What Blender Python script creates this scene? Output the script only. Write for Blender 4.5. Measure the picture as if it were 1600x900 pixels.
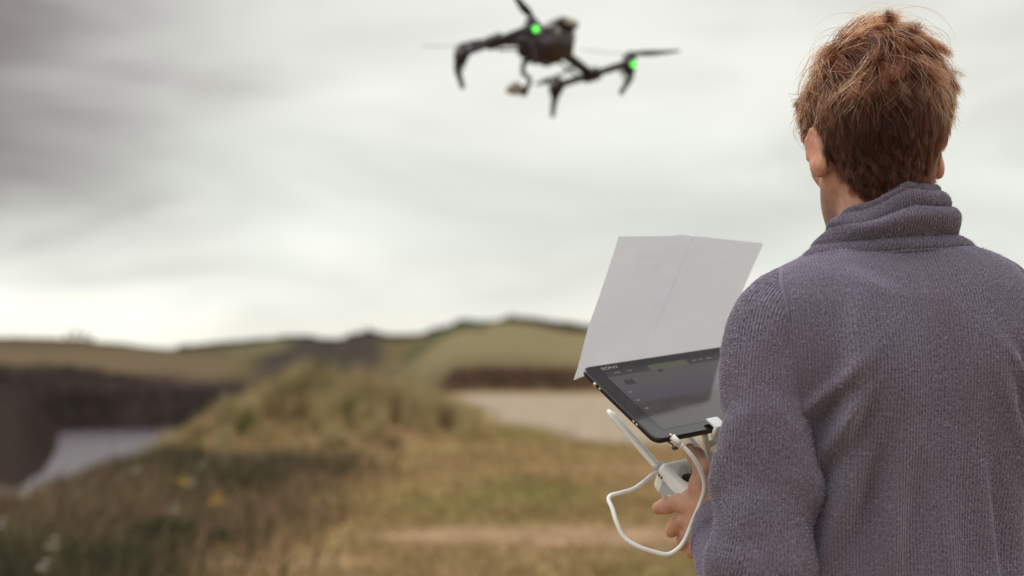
import bpy, math
import numpy as np
from math import radians as rad, sin, cos, pi, sqrt

rng = np.random.default_rng(7)
scene = bpy.context.scene
for o in list(bpy.data.objects):
    bpy.data.objects.remove(o)
COL = scene.collection

# ------------------------------------------------------------------ camera
CAM = np.array([0.0, 0.0, 1.31])
FPX = 50.0 / 36.0 * 1600.0            # 50 mm lens on a 36 mm sensor, photo 1600 px wide
PITCH = math.atan(110.0 / FPX)
cam_data = bpy.data.cameras.new("camera")
cam_data.lens = 50.0
cam_data.sensor_width = 36.0
cam_data.clip_start = 0.05
cam_data.clip_end = 20000.0
cam_data.dof.use_dof = True
cam_data.dof.focus_distance = 2.0
cam_data.dof.aperture_fstop = 2.5
cam = bpy.data.objects.new("camera", cam_data)
COL.objects.link(cam)
cam.location = CAM
cam.rotation_euler = (rad(90) + PITCH, 0, 0)
scene.camera = cam

# ------------------------------------------------------------------ view and sampling
scene.view_settings.view_transform = 'Standard'
scene.view_settings.look = 'None'
scene.view_settings.exposure = 0.0
scene.view_settings.gamma = 1.0
scene.view_settings.use_curve_mapping = False
scene.cycles.use_denoising = True
scene.cycles.max_bounces = 8
scene.cycles.caustics_reflective = False
scene.cycles.caustics_refractive = False

# ------------------------------------------------------------------ world: overcast sky
SUN_EL, SUN_AZ = rad(55), rad(-50)     # azimuth measured from +Y towards +X
world = bpy.data.worlds.new("World")
scene.world = world
world.use_nodes = True
nt = world.node_tree
nt.nodes.clear()


class NB:
    """tiny node-building helper"""
    def __init__(self, tree):
        self.t = tree

    def n(self, typ, **kw):
        nd = self.t.nodes.new(typ)
        for k, v in kw.items():
            setattr(nd, k, v)
        return nd

    def link(self, a, b):
        self.t.links.new(a, b)

    def val(self, sock, v):
        if isinstance(v, bpy.types.NodeSocket):
            self.link(v, sock)
        else:
            sock.default_value = v

    def math(self, op, a, b=None, c=None, clamp=False):
        m = self.n('ShaderNodeMath', operation=op)
        m.use_clamp = clamp
        self.val(m.inputs[0], a)
        if b is not None:
            self.val(m.inputs[1], b)
        if c is not None:
            self.val(m.inputs[2], c)
        return m.outputs[0]

    def vmath(self, op, a, b=None):
        m = self.n('ShaderNodeVectorMath', operation=op)
        self.val(m.inputs[0], a)
        if b is not None:
            self.val(m.inputs[1], b)
        return m.outputs['Value'] if op in ('DOT_PRODUCT', 'LENGTH') else m.outputs[0]

    def smooth(self, x, lo, hi, a=0.0, b=1.0):
        m = self.n('ShaderNodeMapRange', interpolation_type='SMOOTHSTEP')
        self.val(m.inputs['Value'], x)
        m.inputs['From Min'].default_value = lo
        m.inputs['From Max'].default_value = hi
        m.inputs['To Min'].default_value = a
        m.inputs['To Max'].default_value = b
        return m.outputs[0]

    def mix(self, f, a, b, blend='MIX'):
        m = self.n('ShaderNodeMix', data_type='RGBA', blend_type=blend)
        self.val(m.inputs[0], f)
        for i, v in ((6, a), (7, b)):
            if not isinstance(v, bpy.types.NodeSocket) and len(v) == 3:
                v = (*v, 1)
            self.val(m.inputs[i], v)
        return m.outputs[2]

    def noise(self, vec, scale, detail=4, rough=0.5, dist=0.0):
        m = self.n('ShaderNodeTexNoise')
        if vec is not None:
            self.link(vec, m.inputs['Vector'])
        m.inputs['Scale'].default_value = scale
        m.inputs['Detail'].default_value = detail
        m.inputs['Roughness'].default_value = rough
        m.inputs['Distortion'].default_value = dist
        return m.outputs['Fac']

    def ramp(self, fac, stops):
        r = self.n('ShaderNodeValToRGB')
        e = r.color_ramp.elements
        while len(e) < len(stops):
            e.new(0.5)
        for el, (p, c) in zip(e, stops):
            el.position = p
            el.color = (*c, 1) if len(c) == 3 else c
        self.link(fac, r.inputs[0])
        return r.outputs[0]


w = NB(nt)
tc = w.n('ShaderNodeTexCoord')
D = tc.outputs['Generated']
sep = w.n('ShaderNodeSeparateXYZ')
w.link(D, sep.inputs[0])
mp = w.n('ShaderNodeMapping')
mp.inputs['Scale'].default_value = (1.0, 1.0, 3.2)
w.link(D, mp.inputs['Vector'])
n1 = w.noise(mp.outputs[0], 2.6, 4, 0.5, 0.6)
n2 = w.noise(mp.outputs[0], 6.5, 5, 0.52, 0.5)
elev = w.math('ADD', sep.outputs[2], w.math('MULTIPLY', w.math('SUBTRACT', n2, 0.5), 0.10))
base = w.ramp(w.math('MULTIPLY', elev, 2.0, clamp=True), [
    (0.00, (1.00, 0.99, 0.84)), (0.075, (1.00, 1.00, 0.91)), (0.15, (0.85, 0.87, 0.80)),
    (0.23, (0.80, 0.825, 0.755)), (0.36, (0.87, 0.875, 0.805)), (0.60, (0.78, 0.775, 0.715)), (1.0, (0.72, 0.72, 0.70))])
streak = w.smooth(n1, 0.30, 0.66, 0.84, 1.12)
base2 = w.vmath('MULTIPLY', base, None)
vm = base2.node
cmb = w.n('ShaderNodeCombineXYZ')
for i in range(3):
    w.link(streak, cmb.inputs[i])
w.link(cmb.outputs[0], vm.inputs[1])
# heavier mauve-grey cloud across the estuary, its darkness partly painted-in lens vignetting
cloud_vig = w.vmath('DOT_PRODUCT', D, (-0.560, 0.805, 0.195))
cloud_vig = w.math('ADD', cloud_vig, w.math('MULTIPLY', w.math('SUBTRACT', n1, 0.5), 0.16))
cloud_vig = w.math('ADD', cloud_vig, w.math('MULTIPLY', w.math('SUBTRACT', n2, 0.5), 0.05))
cloud_vig_f = w.math('MULTIPLY', w.smooth(cloud_vig, 0.885, 1.0), w.smooth(elev, 0.025, 0.15))
sky_c = w.mix(cloud_vig_f, base2, (0.19, 0.150, 0.150))
# an overcast sky grows brighter towards the zenith
zen = w.smooth(sep.outputs[2], 0.22, 1.0, 1.0, 2.8)
zc = w.n('ShaderNodeVectorMath', operation='SCALE')
w.link(sky_c, zc.inputs[0]); w.link(zen, zc.inputs['Scale'])
sky_c = zc.outputs[0]
sky_n = w.n('ShaderNodeTexSky', sky_type='NISHITA')
sky_n.sun_disc = False
sky_n.sun_elevation = SUN_EL
sky_n.sun_rotation = SUN_AZ
sc10 = w.n('ShaderNodeVectorMath', operation='SCALE')
w.link(sky_c, sc10.inputs[0])
sc10.inputs['Scale'].default_value = 10.0
allsky = w.mix(0.94, sky_n.outputs[0], sc10.outputs[0])
bg = w.n('ShaderNodeBackground')
bg.inputs['Strength'].default_value = 0.1
w.link(allsky, bg.inputs['Color'])
out = w.n('ShaderNodeOutputWorld')
w.link(bg.outputs[0], out.inputs[0])

sun_d = bpy.data.lights.new("sun", 'SUN')
sun_d.energy = 1.3
sun_d.angle = rad(25)
sun_d.color = (1.0, 0.95, 0.86)
sun = bpy.data.objects.new("sun", sun_d)
COL.objects.link(sun)
sun.location = (-20, 30, 40)
sd = np.array([sin(SUN_AZ) * cos(SUN_EL), cos(SUN_AZ) * cos(SUN_EL), sin(SUN_EL)])
from mathutils import Vector, Matrix
sun.rotation_euler = Vector(sd).to_track_quat('Z', 'Y').to_euler()

# ------------------------------------------------------------------ helpers
def V(*a):
    return np.array(a, dtype=float)

def ray(px, py):
    a, b = (px - 800) / FPX, (450 - py) / FPX
    return V(a, cos(PITCH) - b * sin(PITCH), sin(PITCH) + b * cos(PITCH))

def P(px, py, d):
    """real place of a point of the photograph that stands d metres away"""
    return CAM + d * ray(px, py)

def unit(v):
    return v / np.linalg.norm(v)

def base_of(parent):
    p = V(0, 0, 0)
    while parent is not None:
        p = p + np.array(parent.location)
        parent = parent.parent
    return p

def obj(name, verts, faces, mat=None, parent=None, smooth=True, uv=None, col=None, loc=None):
    """one mesh object; verts are world coordinates"""
    verts = np.asarray(verts, dtype=np.float32).reshape(-1, 3)
    origin = base_of(parent)
    if loc is not None:
        origin = np.asarray(loc, float)
    me = bpy.data.meshes.new(name)
    vv = (verts - origin).astype(np.float32)
    if isinstance(faces, np.ndarray) and faces.ndim == 2:
        nf, k = faces.shape
        me.vertices.add(len(vv))
        me.vertices.foreach_set('co', vv.ravel())
        me.loops.add(nf * k)
        me.loops.foreach_set('vertex_index', faces.astype(np.int32).ravel())
        me.polygons.add(nf)
        me.polygons.foreach_set('loop_start', np.arange(0, nf * k, k, dtype=np.int32))
        me.update(calc_edges=True)
    else:
        me.from_pydata(vv.tolist(), [], [list(map(int, f)) for f in faces])
    if smooth:
        me.polygons.foreach_set('use_smooth', np.ones(len(me.polygons), bool))
    if uv is not None:
        ul = me.uv_layers.new(name='UVMap')
        li = np.empty(len(me.loops), np.int32)
        me.loops.foreach_get('vertex_index', li)
        ul.data.foreach_set('uv', np.asarray(uv, np.float32)[li].ravel())
    if col is not None:
        ca = me.color_attributes.new('tint', 'FLOAT_COLOR', 'POINT')
        c4 = np.ones((len(vv), 4), np.float32)
        c4[:, :3] = col
        ca.data.foreach_set('color', c4.ravel())
    me.validate()
    o = bpy.data.objects.new(name, me)
    COL.objects.link(o)
    if mat is not None:
        me.materials.append(mat)
    if parent is not None:
        o.parent = parent
        if loc is not None:
            o.location = tuple(np.asarray(loc, float) - base_of(parent))
    elif loc is not None:
        o.location = tuple(origin)
    return o

def empty(name, loc):
    o = bpy.data.objects.new(name, None)
    o.empty_display_size = 0.05
    COL.objects.link(o)
    o.location = tuple(float(x) for x in loc)
    return o

def tag(o, label=None, cat=None, group=None, kind=None):
    if label: o['label'] = label
    if cat: o['category'] = cat
    if group: o['group'] = group
    if kind: o['kind'] = kind
    return o

def grid_faces(n, m, closed_u=True):
    i = np.arange(n - 1)[:, None]
    j = np.arange(m if closed_u else m - 1)[None, :]
    j2 = (j + 1) % m
    return np.stack([i * m + j, i * m + j2, (i + 1) * m + j2, (i + 1) * m + j], -1).reshape(-1, 4)

class MB:
    """collects shapes, built as one mesh"""
    def __init__(self):
        self.v, self.f, self.n = [], [], 0

    def add(self, v, f):
        v = np.asarray(v, float).reshape(-1, 3)
        self.v.append(v)
        self.f += [tuple(int(a) + self.n for a in q) for q in f]
        self.n += len(v)
        return self

    def tube(self, path, rad_, seg=10, cap=True, flat=None):
        path = np.asarray(path, float)
        n = len(path)
        r = np.broadcast_to(np.asarray(rad_, float), (n,))
        fr = frames(path)
        a = np.linspace(0, 2 * pi, seg, endpoint=False)
        rings = []
        for k in range(n):
            _, e1, e2 = fr[k]
            fl = 1.0 if flat is None else flat
            rings.append(path[k] + r[k] * (np.cos(a)[:, None] * e1 + fl * np.sin(a)[:, None] * e2))
        f = [tuple(q) for q in grid_faces(n, seg)]
        if cap:
            f.append(tuple(range(seg - 1, -1, -1)))
            f.append(tuple(range((n - 1) * seg, n * seg)))
        return self.add(np.concatenate(rings), f)

    def box(self, c, ax, half, bev=0.0):
        """box with chamfered edges; ax = 3 unit rows, half = 3 half sizes"""
        c, ax = np.asarray(c, float), np.asarray(ax, float)
        hx, hy, hz = half
        b = min(bev, hx * .9, hy * .9, hz * .9)
        if b <= 0:
            s = np.array([[x, y, z] for z in (-hz, hz) for y in (-hy, hy) for x in (-hx, hx)])
            f = [(0, 2, 3, 1), (4, 5, 7, 6), (0, 1, 5, 4), (2, 6, 7, 3), (0, 4, 6, 2), (1, 3, 7, 5)]
            return self.add(c + s @ ax, f)
        # stack of rounded rectangles
        prof = [(-hz, b), (-hz + b, 0), (hz - b, 0), (hz, b)]
        rings = []
        for z, ins in prof:
            rings.append(round_rect(hx - ins, hy - ins, max(b, 1e-4) * 1.5, z, 3))
        m = len(rings[0])
        f = [tuple(q) for q in grid_faces(4, m)]
        f.append(tuple(range(m - 1, -1, -1)))
        f.append(tuple(range(3 * m, 4 * m)))
        return self.add(c + np.concatenate(rings) @ ax, f)

    def lathe(self, prof, seg, c, ax):
        """prof list of (r, h) along ax[2]"""
        a = np.linspace(0, 2 * pi, seg, endpoint=False)
        pts = np.concatenate([np.stack([r * np.cos(a), r * np.sin(a), np.full(seg, h)], -1) for r, h in prof])
        f = [tuple(q) for q in grid_faces(len(prof), seg)]
        f.append(tuple(range(seg - 1, -1, -1)))
        f.append(tuple(range((len(prof) - 1) * seg, len(prof) * seg)))
        return self.add(np.asarray(c) + pts @ np.asarray(ax), f)

    def build(self, name, mat, parent=None, smooth=True, **kw):
        o = obj(name, np.concatenate(self.v), self.f, mat, parent, smooth, **kw)
        return o

def round_rect(hx, hy, r, z, k=4):
    r = min(r, hx * .98, hy * .98)
    pts = []
    for cx, cy, a0 in ((hx - r, hy - r, 0), (-hx + r, hy - r, pi / 2), (-hx + r, -hy + r, pi), (hx - r, -hy + r, 3 * pi / 2)):
        for a in np.linspace(a0, a0 + pi / 2, k):
            pts.append((cx + r * cos(a), cy + r * sin(a), z))
    return np.array(pts)

def frames(path):
    """parallel-transport frames"""
    path = np.asarray(path, float)
    t = np.gradient(path, axis=0)
    t /= np.linalg.norm(t, axis=1)[:, None]
    ref = V(0, 0, 1) if abs(t[0][2]) < 0.9 else V(0, 1, 0)
    e1 = unit(np.cross(ref, t[0]))
    out_ = []
    for k in range(len(path)):
        e1 = e1 - t[k] * (e1 @ t[k])
        e1 = unit(e1)
        out_.append((t[k], e1, np.cross(t[k], e1)))
    return out_

def spline(pts, n):
    """smooth curve through control points, evenly resampled; works on any number of columns"""
    pts = np.asarray(pts, float)
    m = len(pts)
    ext = np.vstack([2 * pts[0] - pts[1], pts, 2 * pts[-1] - pts[-2]])
    res = []
    for i in range(m - 1):
        p0, p1, p2, p3 = ext[i:i + 4]
        tt = np.linspace(0, 1, 24, endpoint=False)[:, None]
        res.append(0.5 * (2 * p1 + (p2 - p0) * tt + (2 * p0 - 5 * p1 + 4 * p2 - p3) * tt ** 2 + (3 * p1 - p0 - 3 * p2 + p3) * tt ** 3))
    res.append(pts[-1:])
    res = np.concatenate(res)
    s = np.r_[0, np.cumsum(np.linalg.norm(np.diff(res[:, :3], axis=0), axis=1))]
    q = np.linspace(0, s[-1], n)
    return np.stack([np.interp(q, s, res[:, k]) for k in range(res.shape[1])], -1)

def vnoise(p, seed=0):
    """smooth value noise on an (N,2) or (N,3) array, range -1..1"""
    p = np.asarray(p, float)
    if p.shape[1] == 2:
        p = np.c_[p, np.zeros(len(p))]
    i = np.floor(p).astype(np.int64)
    f = p - i
    f = f * f * (3 - 2 * f)
    def h(a):
        x = (a[:, 0] * 374761393 + a[:, 1] * 668265263 + a[:, 2] * 2147483647 + seed * 974634777) & 0xffffffff
        x = ((x ^ (x >> 13)) * 1274126177) & 0xffffffff
        return ((x ^ (x >> 16)) & 0xffff) / 32767.5 - 1
    r = 0
    for dx in (0, 1):
        for dy in (0, 1):
            for dz in (0, 1):
                wgt = (f[:, 0] if dx else 1 - f[:, 0]) * (f[:, 1] if dy else 1 - f[:, 1]) * (f[:, 2] if dz else 1 - f[:, 2])
                r = r + wgt * h(i + np.array([dx, dy, dz]))
    return r

def fbm(p, oct_=4, seed=0):
    r, a = 0, 1.0
    for k in range(oct_):
        r = r + a * vnoise(np.asarray(p) * 2 ** k, seed + k)
        a *= 0.5
    return r / 1.9

def sstep(x, a, b):
    t = np.clip((x - a) / (b - a), 0, 1)
    return t * t * (3 - 2 * t)

# ------------------------------------------------------------------ materials
def mat(name, color=(0.5, 0.5, 0.5), rough=0.6, metal=0.0, spec=0.5, noise_amt=0.0, noise_scale=40.0, bump=0.0,
        bump_scale=300.0, attr=None, sss=0.0, sss_col=None, coat=0.0, transl=None, sheen=0.0):
    m = bpy.data.materials.new(name)
    m.use_nodes = True
    t = m.node_tree
    t.nodes.clear()
    b = NB(t)
    pr = b.n('ShaderNodeBsdfPrincipled')
    pr.inputs['Roughness'].default_value = rough
    pr.inputs['Metallic'].default_value = metal
    pr.inputs['Specular IOR Level'].default_value = spec
    if coat: pr.inputs['Coat Weight'].default_value = coat
    if sheen:
        pr.inputs['Sheen Weight'].default_value = sheen
        pr.inputs['Sheen Roughness'].default_value = 0.4
    c = (*color, 1)
    co = b.n('ShaderNodeTexCoord').outputs['Object']
    csock = None
    if attr:
        a = b.n('ShaderNodeAttribute', attribute_name=attr)
        csock = a.outputs['Color']
    if noise_amt:
        nz = b.noise(co, noise_scale, 5, 0.6)
        fac = b.smooth(nz, 0.25, 0.75, 1 - noise_amt, 1 + noise_amt)
        cm = b.n('ShaderNodeCombineXYZ')
        for i in range(3): b.link(fac, cm.inputs[i])
        csock = b.vmath('MULTIPLY', csock if csock is not None else color, cm.outputs[0])
    if csock is not None:
        b.link(csock, pr.inputs['Base Color'])
    else:
        pr.inputs['Base Color'].default_value = c
    if sss:
        pr.inputs['Subsurface Weight'].default_value = sss
        pr.inputs['Subsurface Radius'].default_value = sss_col or (1, .3, .15)
        pr.inputs['Subsurface Scale'].default_value = 0.006
    if bump:
        bn = b.n('ShaderNodeBump')
        bn.inputs['Strength'].default_value = bump
        bn.inputs['Distance'].default_value = 0.002
        b.link(b.noise(co, bump_scale, 5, 0.6), bn.inputs['Height'])
        b.link(bn.outputs[0], pr.inputs['Normal'])
    o = b.n('ShaderNodeOutputMaterial')
    sh = pr.outputs[0]
    if transl:
        tr = b.n('ShaderNodeBsdfTranslucent')
        if csock is not None: b.link(csock, tr.inputs[0])
        else: tr.inputs[0].default_value = c
        mx = b.n('ShaderNodeMixShader')
        mx.inputs[0].default_value = transl
        b.link(sh, mx.inputs[1]); b.link(tr.outputs[0], mx.inputs[2])
        sh = mx.outputs[0]
    b.link(sh, o.inputs[0])
    m['nb'] = 1
    return m

M_white = mat('white_plastic', (0.86, 0.865, 0.84), 0.38, noise_amt=0.04, noise_scale=30, bump=0.05, bump_scale=900)
M_grey = mat('grey_plastic', (0.42, 0.42, 0.42), 0.5, noise_amt=0.05)
M_black = mat('black_rubber', (0.012, 0.010, 0.012), 0.45, noise_amt=0.1)
M_tab = mat('tablet_black', (0.012, 0.009, 0.012), 0.3, noise_amt=0.1)
M_metal = mat('metal', (0.7, 0.62, 0.5), 0.3, 1.0, noise_amt=0.05)
M_drone = mat('drone_black', (0.020, 0.013, 0.017), 0.42, noise_amt=0.25, noise_scale=60)
M_drone2 = mat('drone_shell', (0.045, 0.032, 0.038), 0.34, noise_amt=0.2, noise_scale=25)
M_carbon = mat('carbon_tube', (0.018, 0.012, 0.015), 0.4, noise_amt=0.3, noise_scale=200)
M_cam = mat('camera_shell', (0.36, 0.31, 0.27), 0.35, noise_amt=0.1)
M_tan = mat('lettering_grey', (0.45, 0.43, 0.43), 0.5, noise_amt=0.05)

# ------------------------------------------------------------------ ground
LEFT_FAR = [(873, -46), (905, -19), (1080, 2), (1300, None), (2500, 0), (9000, -10)]
TAB = [
    (-180, [(0, 0), (60, 0), (300, -3), (800, 6), (9000, -10)]),
    (-105, [(0, 0), (60, 0), (300, -3), (800, 6), (9000, -10)]),
    (-75, [(0, 0), (7, 0), (13, -1.2), (60, -28), (110, -46), (873, -46), (905, -19), (1300, 22), (9000, -10)]),
    (-30, [(0, 0), (10, 0), (16, -1), (60, -26), (110, -46), (340, -46), (520, -34), (720, -22), (873, -18), (905, -17), (1080, 6), (1300, 21), (9000, -10)]),
    (-19.4, [(0, 0), (13.5, 0), (20, -0.9), (60, -25), (110, -46), (430, -46), (560, -36), (720, -25), (873, -20), (905, -18), (1080, 4), (1300, 20.3), (9000, -10)]),
    (-17.0, [(0, 0), (15, 0), (22, -0.9), (64, -25), (115, -46), (560, -46), (620, -46), (660, -46), (873, -46), (905, -19), (1080, 4), (1300, 19.5), (9000, -10)]),
    (-16.0, [(0, 0), (16, 0), (24, -0.8), (70, -25), (130, -46), (873, -46), (905, -18), (1080, 3), (1300, 15.8), (9000, -10)]),
    (-13.5, [(0, 0), (19, 0), (27, -0.8), (76, -23), (140, -46), (870, -46), (900, -20), (1080, 0), (1300, 10.2), (9000, -10)]),
    (-11.3, [(0, 0), (22, 0), (30, -0.8), (80, -20), (150, -46), (820, -46), (870, -22), (1100, -2), (1300, 14.7), (9000, -10)]),
    (-8.8, [(0, 0), (28, 0), (60, -5), (200, -24), (650, -30), (900, -8), (1300, 20.6), (9000, -10)]),
    (-5.7, [(0, 0), (40, 0), (100, -3), (300, -12), (600, -8), (1000, 18.8), (9000, -10)]),
    (-1.7, [(0, 0), (60, 0), (110, -2), (250, -6), (450, 6), (700, 19.3), (9000, -10)]),
    (0, [(0, 0), (60, 0), (110, -2), (250, -6), (450, 6), (700, 20.2), (9000, -10)]),
    (2.9, [(0, 0), (60, 0), (110, -2), (250, -6), (450, 4), (700, 15.2), (9000, -10)]),
    (8.5, [(0, 0), (60, 0), (110, -2), (250, -6), (450, 3), (700, 12.3), (9000, -10)]),
    (22, [(0, 0), (60, 0), (110, -2), (250, -5), (700, 7.6), (9000, -10)]),
    (60, [(0, 0), (60, 0), (300, -3), (800, 6), (9000, -10)]),
    (180, [(0, 0), (60, 0), (300, -3), (800, 6), (9000, -10)]),
]
PH = np.array([a for a, _ in TAB], float)

def ground_h(x, y):
    x, y = np.asarray(x, float).ravel(), np.asarray(y, float).ravel()
    r = np.hypot(x, y)
    ph = np.degrees(np.arctan2(x, y))
    hs = np.stack([np.interp(r, [q[0] for q in t], [q[1] for q in t]) for _, t in TAB])
    k = np.clip(np.searchsorted(PH, ph) - 1, 0, len(PH) - 2)
    f = (ph - PH[k]) / (PH[k + 1] - PH[k])
    f = f * f * (3 - 2 * f)
    ii = np.arange(len(x))
    h = hs[k, ii] * (1 - f) + hs[k + 1, ii] * f
    # mound carrying the tall grass
    h += 0.46 * np.exp(-((x + 3.0) / 1.8) ** 4 - ((y - 24.5) / 2.2) ** 2)
    h += 0.25 * np.exp(-((x + 4.6) / 1.0) ** 2 - ((y - 22) / 2.5) ** 2)
    # small unevenness, growing with distance
    nz = fbm(np.c_[x / 1.7, y / 1.7], 3, 3) * 0.03 * sstep(r, 3, 8)
    nz += fbm(np.c_[x / 60, y / 60], 4, 9) * 2.2 * sstep(r, 120, 400)
    return h + nz

ph = np.unique(np.r_[np.linspace(-180, -30, 40), np.linspace(-30, 30, 340), np.linspace(30, 180, 40)])
rr = np.r_[0.4, np.geomspace(1.2, 80, 210), np.geomspace(83, 1500, 170), np.geomspace(1560, 9000, 18)]
PHg, RR = np.meshgrid(np.radians(ph), rr)
GX, GY = (RR * np.sin(PHg)).ravel(), (RR * np.cos(PHg)).ravel()
GZ = ground_h(GX, GY)

def sand_mask(x, y):
    nz = fbm(np.c_[x / 3, y / 5], 3, 21)
    lb = np.interp(y, [19, 23, 30, 53], [2.6, 0.9, -0.3, -2.4]) + nz * 0.8
    return sstep(x, lb - 0.4, lb + 0.6) * sstep(y, 20.5 + nz * 2, 24 + nz * 2) * (1 - sstep(y, 50, 54))

def soil_mask(x, y):
    nz = fbm(np.c_[x / 1.1, y / 1.6], 4, 31)
    d = np.hypot((x - 0.45) / 1.45, (y - 10.5) / 0.75)
    d2 = np.hypot((x - 1.9) / 1.5, (y - 17.0) / 0.9)
    d3 = np.hypot((x + 1.6) / 1.3, (y - 9.2) / 0.5)
    return np.clip(sstep(1.25 - d + nz * 0.55, 0, 0.6) + 0.45 * sstep(1.15 - d2 + nz * 0.6, 0, .6) + 0.35 * sstep(1.0 - d3 + nz * .7, 0, .6), 0, 1)

def land_cover(x, y, z):
    x, y, z = map(np.ravel, (x, y, z))
    r = np.hypot(x, y)
    t = np.degrees(np.arctan2(x, y))
    n = len(x)
    c = np.tile(V(0.195, 0.132, 0.060), (n, 1))
    def blend(mask, colr):
        nonlocal c
        m_ = np.clip(mask, 0, 1)[:, None]
        c = c * (1 - m_) + V(*colr) * m_
    n1_, n2_ = fbm(np.c_[x / 2.3, y / 4.5], 4, 41), fbm(np.c_[x / 0.6, y / 0.9], 3, 47)
    blend(sstep(n1_, 0.0, 0.5) * 0.8, (0.140, 0.122, 0.040))
    blend(sstep(-n1_, 0.05, 0.5) * 0.7, (0.215, 0.135, 0.078))
    blend(sstep(n2_, 0.1, 0.6) * 0.35, (0.29, 0.21, 0.11))
    # rough edge on the seaward side, darkened partly to paint in corner falloff
    blend(sstep(-x, 1.5 + 0 * y, 4.5) * (r < 60) * (1 - sstep(y, 15, 19)) * 0.9, (0.070, 0.048, 0.030))
    blend(soil_mask(x, y) * (r < 60) * (.75 + .25 * n2_), (0.245, 0.160, 0.105))
    blend(sand_mask(x, y), (0.250, 0.200, 0.150))
    # far land
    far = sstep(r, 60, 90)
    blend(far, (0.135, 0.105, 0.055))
    # the pale green field on the middle hill and its neighbours
    nf = fbm(np.c_[x / 90, y / 90], 3, 51)
    blend(far * sstep(t, -5.5, -3.0) * sstep(r, 300, 420) * (1 - sstep(r + 60 * nf, 640, 690)) * 0.9, (0.225, 0.185, 0.105))
    blend(far * sstep(t, -4.6, -4.2) * (1 - sstep(t, -1.2, -.8)) * sstep(r, 560, 575) * (1 - sstep(r, 690, 720)), (0.10, 0.10, 0.055))
    blend(far * sstep(t, -1.5, 1.5) * sstep(r + 50 * nf, 645, 665), (0.10, 0.085, 0.05))
    # brown ploughed strips, dark woods left of the middle hill
    blend(far * sstep(t, -11, -9.5) * (1 - sstep(t, -5.6, -4.8)) * sstep(r, 500, 600), (0.062, 0.050, 0.045))
    blend(far * sstep(t, -12.5, -11.5) * (1 - sstep(t, -9.4, -8.4)) * sstep(r, 1080, 1140) * (1 - sstep(r, 1220, 1280)), (0.14, 0.12, 0.065))
    # field across the estuary
    fl = (1 - sstep(t, -11.8, -10.8)) * sstep(r + 70 * nf, 905, 990)
    blend(fl, (0.150, 0.112, 0.070))
    blend(fl * sstep(r + 30 * nf, 1130, 1190), (0.11, 0.085, 0.05))
    up_r = np.interp(t, [-21, -15, -11], [1040, 960, 895]) + 35 * nf
    blend((r > 800) * (1 - sstep(r, up_r - 40, up_r + 25)) * (t < -10.5) * (t > -40), (0.055, 0.042, 0.036))
    # cliffs and the shore
    cl = (z > -47) * sstep(-z + 9 * fbm(np.c_[x / 70, y / 300], 3, 55), 11, 20) * (r > 70)
    blend(cl, (0.050, 0.035, 0.036))
    blend(sstep(fbm(np.c_[x / 45, y / 120], 4, 57), -0.05, 0.35) * cl * .8, (0.068, 0.050, 0.032))
    blend(sstep(vnoise(np.c_[x / 30, y / 60], 5), 0.1, 0.6) * cl * 0.6, (0.060, 0.034, 0.036))
    blend((r > 25) * (r < 240) * (t < -9) * sstep(-z, 0.6, 3), (0.05, 0.036, 0.032))
    blend((r > 300) * (r < 900) * (t < -15.5) * (z > -44), (0.040, 0.029, 0.026))
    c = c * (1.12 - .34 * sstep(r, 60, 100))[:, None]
    return np.clip(c, 0, .6)

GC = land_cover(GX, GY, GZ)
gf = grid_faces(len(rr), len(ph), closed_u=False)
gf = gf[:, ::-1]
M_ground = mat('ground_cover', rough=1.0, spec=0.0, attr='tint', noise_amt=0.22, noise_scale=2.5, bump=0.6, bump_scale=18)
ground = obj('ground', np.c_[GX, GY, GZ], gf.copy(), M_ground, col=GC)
tag(ground, 'uneven clifftop ground falling away to the estuary with hills beyond', kind='structure')

def sheet_mat_water():
    m = bpy.data.materials.new('river_water')
    m.use_nodes = True
    b = NB(m.node_tree)
    pr = m.node_tree.nodes['Principled BSDF']
    pr.inputs['Base Color'].default_value = (0.10, 0.085, 0.10, 1)
    pr.inputs['Roughness'].default_value = 0.22
    bn = b.n('ShaderNodeBump')
    bn.inputs['Strength'].default_value = 0.5
    bn.inputs['Distance'].default_value = 1.0
    b.link(b.noise(b.n('ShaderNodeTexCoord').outputs['Object'], 0.25, 5, 0.6), bn.inputs['Height'])
    b.link(bn.outputs[0], pr.inputs['Normal'])
    return m

wv = [(-2600, 40, -41.5), (400, 40, -41.5), (400, 2600, -41.5), (-2600, 2600, -41.5)]
river = obj('water', wv, [(0, 1, 2, 3)], sheet_mat_water())
tag(river, 'lilac grey estuary water below the cliffs', kind='structure')

# ------------------------------------------------------------------ grass and wild plants
def blades(x, y, height, width, lean, col, z0=None, droop=0.35):
    """one mesh of grass blades: two quads and a tip each"""
    n = len(x)
    z = ground_h(x, y) if z0 is None else z0
    a = rng.uniform(0, 2 * pi, n)
    la = rng.uniform(0, 2 * pi, n)
    wind = np.c_[np.cos(la), np.sin(la)] * lean[:, None] + V(0.16, 0.02) * height[:, None]
    wx, wy = np.cos(a) * width / 2, np.sin(a) * width / 2
    vs = []
    for t, wd in ((0.0, 1.0), (0.55, 0.75), (1.0, 0.0)):
        cx, cy = x + wind[:, 0] * t ** 1.8, y + wind[:, 1] * t ** 1.8
        cz = z - 0.01 + height * (t - droop * 0.35 * t * t)
        if wd > 0:
            vs += [np.c_[cx - wx * wd, cy - wy * wd, cz], np.c_[cx + wx * wd, cy + wy * wd, cz]]
        else:
            vs += [np.c_[cx, cy, cz]]
    v = np.stack(vs, 1).reshape(-1, 3)
    b = (np.arange(n) * 5)[:, None]
    f = np.concatenate([b + np.array([[0, 1, 3]]), b + np.array([[0, 3, 2]]), b + np.array([[2, 3, 4]])])
    c = np.repeat(col, 5, axis=0)
    return v, f, c

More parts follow.
